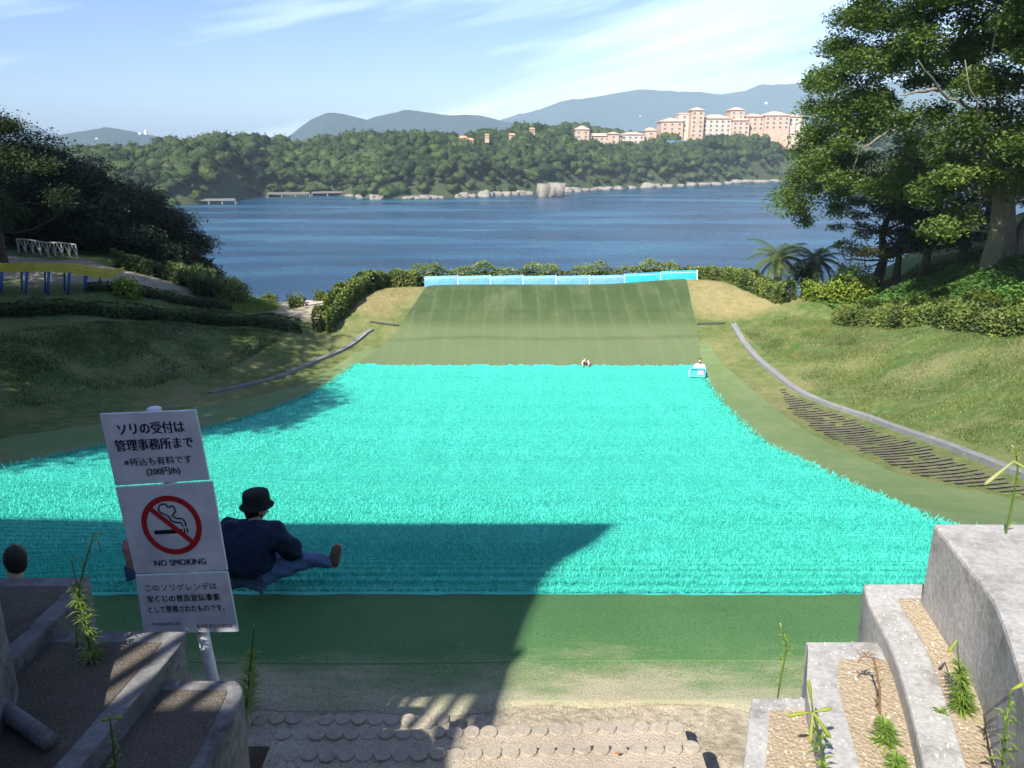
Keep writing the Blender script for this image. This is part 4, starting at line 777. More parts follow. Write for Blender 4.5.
# ================================================================== slide on the mound, fence
M_YEL = mottled('yellow_slide', (.62, .42, .05), (.70, .50, .08), 1, rough=.45, fine=6, bs=.1); M_BLUEP, _, _ = nmat('blue_painted_steel', (.03, .10, .34), .4, .4); M_STEEL, _, _ = nmat('grey_roller_steel', (.45, .45, .44), .35, .5)
sl_pts = [G(-60, 270, 38), G(0, 269.5, 38.6), G(35, 269, 39.3), (G(66, 270, 40.2)), G(88, 274, 41), G(108, 276, 42), G(117, 272.5, 42.6)]
slide = empty('roller_slide', (sl_pts[3][0], sl_pts[3][1], z1(sl_pts[3][0], sl_pts[3][1])), 'long yellow sided roller slide on blue posts across the left mound', 'slide')
def ribbon(pts_, dy, z0_, z1_, th):
    mb = MB(); vs = []
    for p in pts_: vs += [(p[0], p[1] + dy, p[2] + z0_), (p[0], p[1] + dy + th, p[2] + z0_), (p[0], p[1] + dy + th, p[2] + z1_), (p[0], p[1] + dy, p[2] + z1_)]
    n = len(pts_); mb.add(vs, [(4 * k + j, 4 * k + (j + 1) % 4, 4 * k + 4 + (j + 1) % 4, 4 * k + 4 + j) for k in range(n - 1) for j in range(4)] + [(0, 1, 2, 3), (4 * n - 4, 4 * n - 3, 4 * n - 2, 4 * n - 1)]); return mb
ribbon(sl_pts, 0, -.14, .20, .06).build('side_panel', M_YEL, slide); ribbon(sl_pts, .8, -.14, .20, .06).build('side_panel', M_YEL, slide); ribbon(sl_pts, .062, -.10, -.04, .735).build('bed', M_STEEL, slide)
for k, px in enumerate((-35, -15, -1, 11, 24, 35, 46, 55, 67, 76, 84, 92)):
    ys = np.interp(px, [-60, 0, 35, 66, 88, 108, 117], [38, 38.6, 39.3, 40.2, 41, 42, 42.6]); yp = np.interp(px, [-60, 0, 35, 66, 88, 108], [270, 269.5, 269, 270, 274, 276])
    p = G(px, yp, ys); dy = .03 if k % 2 == 0 else .83; zg = z1(p[0], p[1] + dy); zg = min(zg, p[2] - .3)
    MB().tube([(p[0] - .18, p[1] + dy, zg - .1), (p[0] + .10 - (.1 if k % 2 else 0), p[1] + dy, p[2] - .14)], .07 if k % 2 == 0 else .05, 8).build('post', M_BLUEP, slide, smooth=True)
M_FENCE = mottled('pale_log_fence', (.40, .38, .33), (.55, .52, .46), 2, fine=15)
fa, fb = G(18, 257, 50), G(80, 256, 50.5); fence = empty('fence', ((fa[0] + fb[0]) / 2, fa[1], z1((fa[0] + fb[0]) / 2, fa[1])), 'pale low fence with slanting braces behind the slide', 'fence')
N_ = 8; fz = lambda x: z1(x, 50.2)
for k in range(N_ + 1):
    x = fa[0] + (fb[0] - fa[0]) * k / N_; MB().tube([(x, 50.2, fz(x) - .1), (x, 50.2, fz(x) + .85)], .05, 6).build('post', M_FENCE, fence)
    if k < N_:
        x2 = fa[0] + (fb[0] - fa[0]) * (k + 1) / N_; MB().tube([(x, 50.15, fz(x) + .1), ((x + x2) / 2, 50.15, fz(x) + .75), (x2, 50.15, fz(x2) + .1)], .04, 5).build('brace', M_FENCE, fence)
MB().tube([(x, 50.2, fz(x) + .82) for x in np.linspace(fa[0], fb[0], 9)], .05, 6).build('rail', M_FENCE, fence)
# path slab in the gap of the left rim
c = G(303, 307, 48.5); mb = MB(); xs5 = np.linspace(-14.2, -10.6, 10); ys5 = np.linspace(46.5, 51.5, 10); V = [(x, y, z1(x, y) + .05) for y in ys5 for x in xs5]
o = link('path', npmesh('path', V, [[(j * 10 + i_, j * 10 + i_ + 1, j * 10 + i_ + 11, j * 10 + i_ + 10) for j in range(9) for i_ in range(9)]]), mottled('pinkish_path', (.46, .37, .31), (.55, .45, .39), 1), recentre=False); props(o, kind='structure')
# ================================================================== concrete tiers on both sides of the steps
def concrete(name, c1, c2, moss=(.12, .11, .09), mp_=(.55, .75)):
    m, nt, b = nmat(name, c1, .9, .15); v = coords(nt); a = noise(nt, v, 1.6, 8, .65); f = noise(nt, v, 45, 5, .7); s = noise(nt, v, 6, 8, .7)
    c = ramp(nt, a, [(.32, c1), (.68, c2)]); c = mix(nt, ramp(nt, s, [(mp_[0], (0, 0, 0)), (mp_[1], (.75, .75, .75))]), c, moss)
    c = mix(nt, 1.0, c, ramp(nt, f, [(.3, (.75, .75, .75)), (.7, (1.2, 1.2, 1.2))]), 'MULTIPLY'); vo = node(nt, 'ShaderNodeTexVoronoi'); vo.inputs['Scale'].default_value = 130; nt.links.new(v, vo.inputs['Vector'])
    nt.links.new(c, b.inputs['Base Color']); bp = bump(nt, b, f, .7, .006); return m
def aggregate(name, c1, c2, spk=(.62, .56, .46)):
    m, nt, b = nmat(name, c1, .95, .12); v = coords(nt); a = noise(nt, v, 2.2, 7, .65); f = noise(nt, v, 120, 3, .6); vo = node(nt, 'ShaderNodeTexVoronoi'); vo.inputs['Scale'].default_value = 75; nt.links.new(v, vo.inputs['Vector'])
    c = ramp(nt, a, [(.32, c1), (.68, c2)]); sp = ramp(nt, vo.outputs['Distance'], [(.10, (.75, .75, .75)), (.28, (0, 0, 0))]); sel = ramp(nt, noise(nt, v, 50, 2), [(.52, (0, 0, 0)), (.58, (1, 1, 1))])
    c = mix(nt, mix(nt, 1.0, sp, sel, 'MULTIPLY'), c, spk); c = mix(nt, 1.0, c, ramp(nt, f, [(.3, (.7, .7, .7)), (.7, (1.25, 1.25, 1.25))]), 'MULTIPLY')
    nt.links.new(c, b.inputs['Base Color']); bump(nt, b, vo.outputs['Distance'], .6, .008); return m
M_CR = concrete('weathered_concrete', (.30, .29, .27), (.44, .425, .40), (.13, .115, .095), (.50, .74)); M_CL = concrete('stained_concrete', (.15, .145, .14), (.27, .265, .26), (.06, .05, .04), (.46, .64))  # left concrete is stained and also darkened, shade put into its colour
M_AR = aggregate('sandy_aggregate', (.29, .225, .15), (.40, .325, .22)); M_AL = aggregate('dark_aggregate', (.075, .062, .048), (.14, .12, .095), (.26, .24, .22)); M_GRV = aggregate('gravel', (.30, .25, .185), (.44, .375, .29), (.6, .55, .46))  # left aggregate darkened too, the shade on it put into the colour
def catmull(P, closed=False, n=5):
    out = []; m_ = len(P)
    for k in range(m_ - 1):
        p0, p1, p2, p3 = P[max(k - 1, 0)], P[k], P[k + 1], P[min(k + 2, m_ - 1)]
        for q in range(n):
            t = q / n; out.append(tuple(.5 * ((2 * p1[i_]) + (-p0[i_] + p2[i_]) * t + (2 * p0[i_] - 5 * p1[i_] + 4 * p2[i_] - p3[i_]) * t * t + (-p0[i_] + 3 * p1[i_] - 3 * p2[i_] + p3[i_]) * t ** 3) for i_ in range(2)))
    out.append(tuple(P[-1][:2])); return out
def tier(name, edge_px, zt_, zb, far_x, lab, lean=0.0, rimw=.045, cm=M_CR, am=M_AR, side=1, cat='concrete step', rim=True, dip=.018, extend=-1.2):
    """edge_px: inner edge of the top in pixels, from far corner towards the viewer, lying at height zt_. side=+1 right bank"""
    E = [GZ(px, py, zt_)[:2] for px, py in edge_px]; E = catmull(E, n=4) if len(E) > 2 else list(E); d = (E[-1][0] - E[-2][0], E[-1][1] - E[-2][1]); L = math.hypot(*d)
    k = (E[-1][1] - extend) / max(1e-3, -d[1] / L); E.append((E[-1][0] + d[0] / L * k, extend)); yf = E[0][1]
    top = [(x, y, zt_) for x, y in E] + [(far_x, extend, zt_), (far_x, yf, zt_)]; bot = [(x + lean * side, y, zb) for x, y in E] + [(far_x, extend, zb), (far_x, yf, zb)]
    if side < 0: pass
    t = empty(name, (E[0][0], yf, zb), lab, cat); mb = MB(); mb.prism(bot, top); mb.build('block', cm, t, bevel=.014, seg=2)
    if rim:
        # recessed-looking aggregate tread laid inside a concrete rim
        I = [(x + rimw * side, min(y, yf - rimw)) for x, y in E]; z2 = zt_ + .003
        n = len(I); V = [(x, y, z2) for x, y in I] + [(far_x, y, z2) for x, y in I]
        link('tread', npmesh('tread', V, [[(k_, k_ + 1, n + k_ + 1, n + k_) for k_ in range(n - 1)]]), am, t)
    return t
tier('concrete_block', [(933, 523), (960, 557), (995, 603), (1024, 688)], -1.38, -3.9, 5, 'tallest pale grey concrete block at the right edge', .0, .5, rim=False, cat='concrete block')
tier('concrete_step', [(863, 583), (869, 604), (890, 645), (908, 700), (924, 768)], -1.72, -3.9, 4.6, 'widest sandy concrete step, against the tall right block', .07, .12)
tier('concrete_step', [(806, 642), (808, 650), (807, 690), (815, 730), (823, 768)], -1.80, -3.9, 4.2, 'middle sandy concrete step on the right', .04, .11)
tier('concrete_step', [(752, 697), (749, 715), (746, 742), (743, 768)], -1.88, -3.9, 3.8, 'lowest sandy concrete step on the right, whitish rim', .02, .07)
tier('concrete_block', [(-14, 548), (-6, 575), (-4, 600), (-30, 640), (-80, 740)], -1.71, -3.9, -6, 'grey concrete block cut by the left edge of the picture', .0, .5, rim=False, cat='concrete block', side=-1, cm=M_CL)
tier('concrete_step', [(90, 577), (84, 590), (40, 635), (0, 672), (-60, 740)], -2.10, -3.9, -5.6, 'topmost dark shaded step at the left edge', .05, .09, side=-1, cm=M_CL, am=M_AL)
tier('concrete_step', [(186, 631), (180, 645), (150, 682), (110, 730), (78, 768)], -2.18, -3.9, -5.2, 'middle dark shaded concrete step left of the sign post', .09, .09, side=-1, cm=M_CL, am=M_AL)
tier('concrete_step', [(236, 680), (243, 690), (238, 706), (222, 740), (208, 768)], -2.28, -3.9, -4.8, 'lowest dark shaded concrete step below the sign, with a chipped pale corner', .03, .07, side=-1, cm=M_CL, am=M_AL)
# pipe-like pale bar lying on the left step
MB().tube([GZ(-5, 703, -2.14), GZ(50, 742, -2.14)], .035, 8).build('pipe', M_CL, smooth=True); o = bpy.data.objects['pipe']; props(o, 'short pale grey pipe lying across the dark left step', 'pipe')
# ================================================================== log-curb steps between the tiers
M_LOG = concrete('mock_log_concrete', (.29, .25, .19), (.40, .345, .27), (.19, .165, .13))
nx = 40; xs6 = np.linspace(-1.6, 1.25, nx); ys6 = np.linspace(3.2, 4.9, 24); V = [(x, y, z1(x, y) + .012 + .006 * math.sin(x * 9 + y * 7)) for y in ys6 for x in xs6]
steps = []
rows = [(4.50, -1.75, -.42, -3.72), (4.20, -1.5, 1.10, -3.58), (3.86, -1.35, 1.12, -3.44), (3.50, -1.2, 1.0, -3.28), (3.14, -1.1, .95, -3.12), (2.78, -1.0, .9, -2.96), (2.42, -.95, .85, -2.78), (2.06, -.9, .8, -2.6), (1.70, -.9, .8, -2.42), (1.34, -.9, .8, -2.24), (.98, -.9, .8, -2.06), (.62, -.9, .75, -1.88), (.26, -.9, .75, -1.72), (-.1, -.9, .75, -1.60)]
posts_n = 0
for r_, (y, xa, xb, z) in enumerate(rows):
    t = empty('step', ((xa + xb) / 2, y, z - .3), ['gravel step at the foot of the stair, its rounded logs barred with sun and shade', 'second gravel step up, fronted by a row of rounded logs', 'third gravel step up, at the bottom edge of the picture'][r_] if r_ < 3 else 'gravel stair step behind the view, outside the picture', 'step', 'mock log steps')
    if r_ >= 3: t['label'] = 'gravel stair step below the picture edge, not in view'
    y2 = rows[r_ + 1][0] + .06 if r_ + 1 < len(rows) else -1.2
    MB().box(((xa + xb) / 2, (y + .05 + y2) / 2, z - .159), (xb - xa, y + .05 - y2, .30)).build('tread', M_GRV, t)
    n = int((xb - xa) / .106)
    for k in range(n):
        x = xa + (k + .5) * (xb - xa) / n; yy = y + .03 + .03 * math.sin(x * 1.5) + random.uniform(-.008, .008); rr2 = .053 + random.uniform(-.004, .003); dz = random.uniform(-.008, .008)
        mb = MB(); mb.tube([(x, yy, z - .32), (x, yy, z - .004 + dz), (x, yy, z + .002 + dz)], [rr2, rr2, rr2 * .93], 12); 
        if r_ < 4: mb.build('log_post', M_LOG, t, smooth=False)
        elif k == 0: allp = mb
        else: allp.v, allp.f = (lambda A, B: (A.v + B.v, A.f + [tuple(i_ + len(A.v) for i_ in f_) for f_ in B.f]))(allp, mb)
    if r_ >= 4: allp.build('log_posts', M_LOG, t)
# loose gravel
n = 9000; x = rng.uniform(-1.9, 1.5, n); y = rng.uniform(3.4, 5.0, n); z = zt(x, y) + .004
for (yr, xa, xb, zz_) in rows[:4][::1]:
    idx = [r2 for r2 in rows if r2[0] < yr]; y2 = idx[0][0] + .06; mk = (y < yr - .02) & (y > y2) & (x > xa) & (x < xb); z = np.where(mk, zz_ - .008, z)
V_, F_ = leaf_arrays(np.stack([x, y, z], 1), .014, .9, .8); o = link('gravel', npmesh('gravel', V_, [F_], rng.random(len(V_))), M_GRV, recentre=False); props(o, 'loose pale gravel grains on the mock log steps', 'gravel', kind='stuff')
# grit and litter lying on the lit treads
n = 2600; bpy.context.view_layer.update(); dg_ = bpy.context.evaluated_depsgraph_get(); gp = []
for _ in range(n):
    hx_, hy_ = random.uniform(.6, 2.2), random.uniform(1.2, 2.9); ok_, lc, *_r = scene.ray_cast(dg_, (hx_, hy_, -1.39), (0, 0, -1))
    if ok_ and -1.9 < lc.z < -1.7: gp.append((hx_, hy_, lc.z + .0015))
x, y, zz = np.array(gp).T; V_, F_ = leaf_arrays(np.stack([x, y, zz], 1), .008, .9, .9)
o = link('gravel', npmesh('gravel', V_, [F_], rng.random(len(V_))), mottled('pale_grit', (.42, .38, .30), (.62, .58, .50), 60, fine=90), recentre=False); props(o, 'pale grit scattered over the right hand concrete steps', 'gravel', kind='stuff')
# fallen leaves
M_DRY, _, _ = nmat('dry_leaf', (.40, .16, .04), .7)
for px, py, lab in ((628, 728, 'small orange fallen leaf on the gravel by the upper logs'), (617, 754, 'small orange fallen leaf lying on the lower row of logs')):
    Yv = {628: 4.36, 617: 3.93, 870: 2.65}[px]; zz_ = {628: z1(.8, 4.36) + .035, 617: -3.39, 870: -1.79}[px]; p = GZ(px, py, zz_)
    mb = MB(); mb.add([(p[0] - .018, p[1], p[2]), (p[0], p[1] - .012, p[2] + .006), (p[0] + .018, p[1] + .004, p[2] + .012), (p[0], p[1] + .016, p[2] + .002)], [(0, 1, 2, 3)]); me = mb.mesh('leaf'); o = link('fallen_leaf', me, M_DRY); props(o, lab, 'leaf')
# ================================================================== the sign
M_SIGN = mottled('white_sign_enamel', (.64, .66, .70), (.70, .72, .75), 2, rough=.45, fine=8, bs=.02); M_INK, _, _ = nmat('navy_ink', (.015, .018, .05), .6); M_RED, _, _ = nmat('red_ink', (.45, .015, .02), .6); M_POLE = mottled('white_pole_paint', (.68, .69, .70), (.76, .77, .78), 6, rough=.5, fine=30, bs=.05); M_BLK, _, _ = nmat('black_ink', (.01, .01, .012), .6)
SY = 3.5
sign = empty('notice_sign', (-1.46, SY + .045, z1(-1.46, SY)), 'three white notice panels stacked on a leaning white pole', 'sign')
pt = Vector(G(154, 409, SY + .045)); pb = Vector(G(213, 680, SY + .045)); zb_ = z1(-1.46, SY) - .1; kk = (zb_ - pt.z) / (pb.z - pt.z); pe = pt + (pb - pt) * kk
pole = MB(); pole.tube([pe, pt], .030, 16); pole.build('pole', M_POLE, sign, smooth=True); MB().ball(pt, (.034, .034, .012), 14, 6).build('pole_cap', M_POLE, sign, smooth=True)
def panel(corners, bev=.0):
    Q = [Vector(G(px, py, SY)) for px, py in corners]        # tl tr br bl
    mb = MB(); mb.prism([q + Vector((0, .014, 0)) for q in Q], [q for q in Q]); p = mb.build('panel', M_SIGN, sign, bevel=.004, seg=2)
    return Q, p
def mapq(Q, u, v, d=-.0025):
    a = Q[0].lerp(Q[1], u); b_ = Q[3].lerp(Q[2], u); r_ = a.lerp(b_, v); return Vector((r_.x, SY + d, r_.z))
def text(body, Q, par, u0, u1, v0, v1, mat=M_INK, bold=.0, spacing=1.0):
    bd = bold; bold = 0
    cu = bpy.data.curves.new('t', 'FONT'); cu.body = body; cu.size = 1; cu.offset = bold; cu.space_character = spacing; cu.resolution_u = 3
    ob = bpy.data.objects.new('t', cu); COL.objects.link(ob); bpy.context.view_layer.update(); dg = bpy.context.evaluated_depsgraph_get()
    me = bpy.data.meshes.new_from_object(ob.evaluated_get(dg)); bpy.data.objects.remove(ob); bpy.data.curves.remove(cu)
    n = len(me.vertices); cc = np.empty(n * 3, dtype=np.float32); me.vertices.foreach_get('co', cc); cc = cc.reshape(-1, 3); lo = cc.min(0); hi = cc.max(0)
    for i_, vtx in enumerate(me.vertices):
        fx = (cc[i_][0] - lo[0]) / (hi[0] - lo[0]); fy = (hi[1] - cc[i_][1]) / (hi[1] - lo[1]); vtx.co = mapq(Q, u0 + (u1 - u0) * fx, v0 + (v1 - v0) * fy)
    if bd:
        bm = bmesh.new(); bm.from_mesh(me); g_ = bmesh.ops.duplicate(bm, geom=bm.verts[:] + bm.edges[:] + bm.faces[:]); sh = mapq(Q, .5 + bd * .38, .5) - mapq(Q, .5, .5)
        for v_ in g_['geom']:
            if isinstance(v_, bmesh.types.BMVert): v_.co += sh + Vector((0, -.0006, 0))
        bm.to_mesh(me); bm.free()
    me.update(); return link('lettering', me, mat, par)
Q1, p1 = panel([(99, 414), (195.5, 410), (209.5, 480), (115, 486)])
text('ソリの受付は', Q1, p1, .155, .845, .135, .30, bold=.022); text('管理事務所まで', Q1, p1, .095, .905, .36, .52, bold=.022)
text('※持込も有料です', Q1, p1, .15, .86, .62, .735, bold=.006); text('(200円/h)', Q1, p1, .36, .71, .775, .90, bold=.014)
Q2, p2 = panel([(115, 487.5), (212.5, 481.5), (227.5, 570.5), (135, 574)])
def uv_shape(Q, par, pts_uv, mat, d=-.0025, name='symbol'):
    mb = MB(); mb.add([mapq(Q, u, v, d) for u, v in pts_uv], [tuple(range(len(pts_uv)))]); return mb
AS = 1.07                                             # width / height of the panel in real length
def arc(cx, cy, r0, r1, a0, a1, n=40):
    vs = []; fs = []
    for k in range(n + 1):
        a = a0 + (a1 - a0) * k / n
        vs += [mapq(Q2, cx + math.cos(a) * r0, cy + math.sin(a) * r0 * AS), mapq(Q2, cx + math.cos(a) * r1, cy + math.sin(a) * r1 * AS)]
    for k in range(n): fs.append((2 * k, 2 * k + 1, 2 * k + 3, 2 * k + 2))
    return vs, fs
CX, CYY = .50, .455
def stroke(pts_, wd, d=-.0025):
    vs = []; 
    for k, (u, v) in enumerate(pts_):
        a = pts_[max(k - 1, 0)]; b_ = pts_[min(k + 1, len(pts_) - 1)]; dx, dy = b_[0] - a[0], (b_[1] - a[1]) / AS; L = math.hypot(dx, dy) or 1; nx_, ny_ = -dy / L * wd / 2, dx / L * wd / 2
        vs += [mapq(Q2, u + nx_, v + ny_ * AS, d), mapq(Q2, u - nx_, v - ny_ * AS, d)]
    return vs, [(2 * k, 2 * k + 1, 2 * k + 3, 2 * k + 2) for k in range(len(pts_) - 1)]
mb = MB(); mb.add(*stroke([(.305, .525), (.60, .525)], .042)); mb.build('symbol', M_BLK, p2)
mb = MB()
for x in (.625, .655): mb.add(*stroke([(x, .495), (x, .55)], .014))
mb.build('symbol', M_BLK, p2)
mb = MB(); mb.add(*stroke(catmull([(.46, .33), (.40, .29), (.42, .225), (.48, .215), (.50, .25), (.55, .24), (.565, .30), (.53, .345), (.57, .38), (.62, .385), (.645, .43), (.645, .475)]), .015)); mb.add(*stroke(catmull([(.46, .33), (.49, .355), (.505, .40), (.56, .425), (.60, .43), (.615, .475)]), .015)); mb.build('symbol', M_BLK, p2)
mb = MB(); mb.add(*arc(CX, CYY, .255, .312, 0, 2 * math.pi, 64)); mb.build('symbol', M_RED, p2)
ca = math.cos(R(45)); mb = MB(); mb.add(*stroke([(CX - .262 * ca, CYY - .262 * ca * AS), (CX + .262 * ca, CYY + .262 * ca * AS)], .052, -.0035)); mb.build('symbol', M_RED, p2)
text('NO SMOKING', Q2, p2, .235, .785, .845, .915, bold=.014)
Q3, p3 = panel([(135, 575.5), (227.5, 572), (238.5, 632), (143.5, 634)])
text('このソリゲレンデは', Q3, p3, .09, .86, .155, .27, M_BLK); text('宝くじの普及宣伝事業', Q3, p3, .09, .87, .34, .455, M_BLK, bold=.012); text('として整備されたものです。', Q3, p3, .09, .90, .52, .635, M_BLK, bold=.006)
text('平成20年3月', Q3, p3, .10, .40, .80, .86, M_BLK); text('長崎県 県立公園協会', Q3, p3, .57, .95, .85, .915, M_BLK)
# ================================================================== people
def skin_mesh(name, verts, edges, radii, sub=2, root=0):
    me = bpy.data.meshes.new(name); me.from_pydata([tuple(v) for v in verts], edges, []); ob = bpy.data.objects.new(name, me); COL.objects.link(ob)
    md = ob.modifiers.new('s', 'SKIN'); ob.modifiers.new('u', 'SUBSURF').levels = sub; ob.modifiers['u'].render_levels = sub; md.use_smooth_shade = True
    for i_, v in enumerate(me.skin_vertices[0].data):
        r_ = radii[i_]; v.radius = r_ if isinstance(r_, tuple) else (r_, r_); v.use_root = (i_ == root)
    bpy.context.view_layer.update(); dg = bpy.context.evaluated_depsgraph_get(); out = bpy.data.meshes.new_from_object(ob.evaluated_get(dg)); bpy.data.objects.remove(ob); bpy.data.meshes.remove(me)
    for m_ in list(out.materials): pass
    out.materials.clear(); return out
M_SKIN, _, _ = nmat('skin', (.55, .34, .24), .55, .35); M_HAIR = mottled('black_hair', (.012, .010, .009), (.03, .025, .02), 12, rough=.5, fine=90, bs=.5, bd=.004, stretch=(1, 1, .2))
M_JACKET = mottled('navy_jacket_cloth', (.007, .016, .038), (.012, .025, .055), 4, rough=.8, fine=14, bs=.8, bd=.03); M_JEAN = mottled('blue_denim', (.06, .11, .21), (.11, .17, .28), 6, rough=.85, fine=40, bs=.5, bd=.01); M_HAT = mottled('black_felt', (.010, .010, .012), (.022, .022, .025), 8, fine=60); M_SHOE = mottled('brown_suede', (.10, .06, .04), (.16, .10, .07), 10, fine=60, bs=.3); M_SOLE, _, _ = nmat('pale_rubber_sole', (.35, .30, .24), .7)
def seated(name, lab, px, py, yaw, mats, sc=1.0, over=None, slope=0, bulk=0, Y=None, lean=.25, hat=False, legs=True, prone=False, headyaw=0, zoff=0.0, pos=None, longhair=False, squat=False):
    jm, tm, hm_, sm = mats; p = Vector(pos) if pos else Vector(onray(px, py)); t = empty(name, p, lab, 'person')
    Mx = Matrix.Translation(p + Vector((0, 0, zoff))) @ Matrix.Rotation(yaw, 4, 'Z') @ Matrix.Scale(sc, 4)      # local: faces +Y
    def W_(v): return Mx @ Vector(v)
    J = dict(pel=(0, 0, .11), sp=(0, -.02 + lean * .08, .26), ch=(0, .0 + lean * .28, .42), nk=(0, .05 + lean * .42, .545), hb=(0, .06 + lean * .48, .64), hd=(0, .08 + lean * .5, .72),
             ls=(-.185, .0 + lean * .38, .49), le=(-.28, .09 + lean * .5, .27), lw=(-.20, .33 + lean * .45, .24), rs=(.185, .0 + lean * .38, .49), re=(.29, .10 + lean * .5, .27), rw=(.22, .34 + lean * .45, .23),
             lh=(-.09, .03, .11), lk=(-.17, .42, .20), la=(-.20, .80, .06), lf=(-.22, .86, .08), rh=(.09, .03, .11), rk=(.20, .43, .20), ra=(.30, .82, .07), rf=(.33, .90, .09))
    if squat: J.update(lk=(-.15, .30, .36), la=(-.14, .34, .05), lf=(-.15, .46, .04), rk=(.15, .30, .36), ra=(.14, .34, .05), rf=(.15, .46, .04))
    if over: J.update(over)
    for k_ in ('lk', 'la', 'lf', 'rk', 'ra', 'rf'): a_ = J[k_]; J[k_] = (a_[0], a_[1], a_[2] - slope * max(0, a_[1] - .1))
    names_ = list(J); ix = {k: i_ for i_, k in enumerate(names_)}
    E = [('pel', 'sp'), ('sp', 'ch'), ('ch', 'nk'), ('nk', 'hb'), ('hb', 'hd'), ('ch', 'ls'), ('ls', 'le'), ('le', 'lw'), ('ch', 'rs'), ('rs', 're'), ('re', 'rw'), ('pel', 'lh'), ('lh', 'lk'), ('lk', 'la'), ('la', 'lf'), ('pel', 'rh'), ('rh', 'rk'), ('rk', 'ra'), ('ra', 'rf')]
    rad = dict(pel=(.12, .10), sp=(.125, .09), ch=(.14, .10), nk=.05, hb=.06, hd=.085, ls=.058, le=.04, lw=.027, rs=.058, re=.04, rw=.027, lh=.085, lk=.056, la=.036, lf=.035, rh=.085, rk=.056, ra=.036, rf=.035)
    rs_ = lambda r_, g=0: tuple((q + g) * sc for q in r_) if isinstance(r_, tuple) else (r_ + g) * sc
    V = [W_(J[k]) for k in names_]; Ei = [(ix[a], ix[b_]) for a, b_ in E]; RD = [rs_(rad[k]) for k in names_]
    # hands: palm plus five short curved fingers each, grown as chains out of the wrist
    for s, wr in ((-1, 'lw'), (1, 'rw')):
        wv_ = Vector(J[wr]); pa = wv_ + Vector((-.01 * s, .055, -.01)); V.append(W_(pa)); RD.append(rs_((.030, .016))); Ei.append((ix[wr], len(V) - 1)); pi_ = len(V) - 1
        for f_, L in ((-1.5, .055), (-.5, .068), (.5, .073), (1.5, .066)):
            a1 = pa + Vector((f_ * .019, .035, 0)); a2 = a1 + Vector((f_ * .002, L * .55, -.008)); a3 = a2 + Vector((0, L * .35, -.022)); st_ = len(V)
            for q, r_ in ((a1, .010), (a2, .009), (a3, .0075)): V.append(W_(q)); RD.append(rs_(r_))
            Ei += [(pi_, st_), (st_, st_ + 1), (st_ + 1, st_ + 2)]
        th = wv_ + Vector((-.032 * s, .03, 0)); th2 = th + Vector((-.018 * s, .032, -.01)); st_ = len(V)
        for q, r_ in ((th, .012), (th2, .009)): V.append(W_(q)); RD.append(rs_(r_))
        Ei += [(ix[wr], st_), (st_, st_ + 1)]
    body = link('body', skin_mesh('body', V, Ei, RD, 2), M_SKIN, t)
    def garment(nm, keys, edges, grow, mat, over={}, amp=.012):
        kk_ = list(keys); v_ = [W_(over.get(k, J[k])) for k in kk_]; e_ = [(kk_.index(a), kk_.index(b_)) for a, b_ in edges]; me = skin_mesh(nm, v_, e_, [rs_(rad[k], grow if not isinstance(grow, dict) else grow.get(k, .02)) for k in kk_], 3)
        for vt in me.vertices:
            q = vt.co; nz = amp * sc * (math.sin(q.x * 31 / sc + q.z * 17 / sc) * math.sin(q.z * 37 / sc + q.y * 23 / sc)); vt.co = q + vt.normal * nz
        me.update(); return link(nm, me, mat, t)
    mid = {k: tuple(np.array(J[k])) for k in J}
    garment('jacket', ('pel', 'sp', 'ch', 'nk', 'ls', 'le', 'lw', 'rs', 're', 'rw'), [('pel', 'sp'), ('sp', 'ch'), ('ch', 'nk'), ('ch', 'ls'), ('ls', 'le'), ('le', 'lw'), ('ch', 'rs'), ('rs', 're'), ('re', 'rw')], {'pel': .05 + bulk, 'sp': .045 + bulk, 'ch': .035 + bulk, 'nk': .02 + bulk * .6, 'ls': .028 + bulk * .5, 'le': .027 + bulk * .4, 'lw': .018, 'rs': .028 + bulk * .5, 're': .027 + bulk * .4, 'rw': .018}, jm)
    garment('trousers', ('pel', 'lh', 'lk', 'la', 'rh', 'rk', 'ra'), [('pel', 'lh'), ('lh', 'lk'), ('lk', 'la'), ('pel', 'rh'), ('rh', 'rk'), ('rk', 'ra')], .022, tm)
    for s, a_, f_ in ((-1, 'la', 'lf'), (1, 'ra', 'rf')):
        A = Vector(J[a_]); up_ = Vector((0, 0, 1)) if not squat else Vector((0, 1, 0)); me = MB()
        toe = A + (Vector((.04 * s, .05, .17)) if not squat else Vector((0, .17, -.01))); n_ = 7
        me.tube([W_(A.lerp(toe, q / 6) + Vector((0, .0, 0))) for q in range(7)], [.048 * sc, .052 * sc, .050 * sc, .046 * sc, .046 * sc, .042 * sc, .022 * sc], 10)
        sh = me.build('shoe', sm, t, smooth=True)
        dn = (Vector((0, 1, -.2)) if not squat else Vector((0, 0, -1))).normalized() * .035
        me = MB(); me.tube([W_(A.lerp(toe, q / 6) + dn) for q in range(7)], [.03 * sc, .042 * sc, .040 * sc, .040 * sc, .042 * sc, .036 * sc, .016 * sc], 10); me.build('sole', M_SOLE, sh, smooth=True)
    # head
    hy = Matrix.Rotation(headyaw, 4, 'Z'); hc = Vector(J['hd']) + Vector((0, .01, .035))
    mb = MB(); v0 = len(mb.v); mb.ball((0, 0, 0), (.076, .094, .112), 20, 16)
    HM = Mx @ Matrix.Translation(hc) @ hy
    fv = []
    for v in mb.v:
        x, y, z = v
        if y > .02:
            if z < -.02: x *= 1 - .25 * min(1, (-.02 - z) / .09)                       # jaw
            y += .016 * math.exp(-((x / .012) ** 2 + ((z + .018) / .022) ** 2))
        fv.append(HM @ Vector((x, y, z)))
    mb.v = [tuple(q) for q in fv]
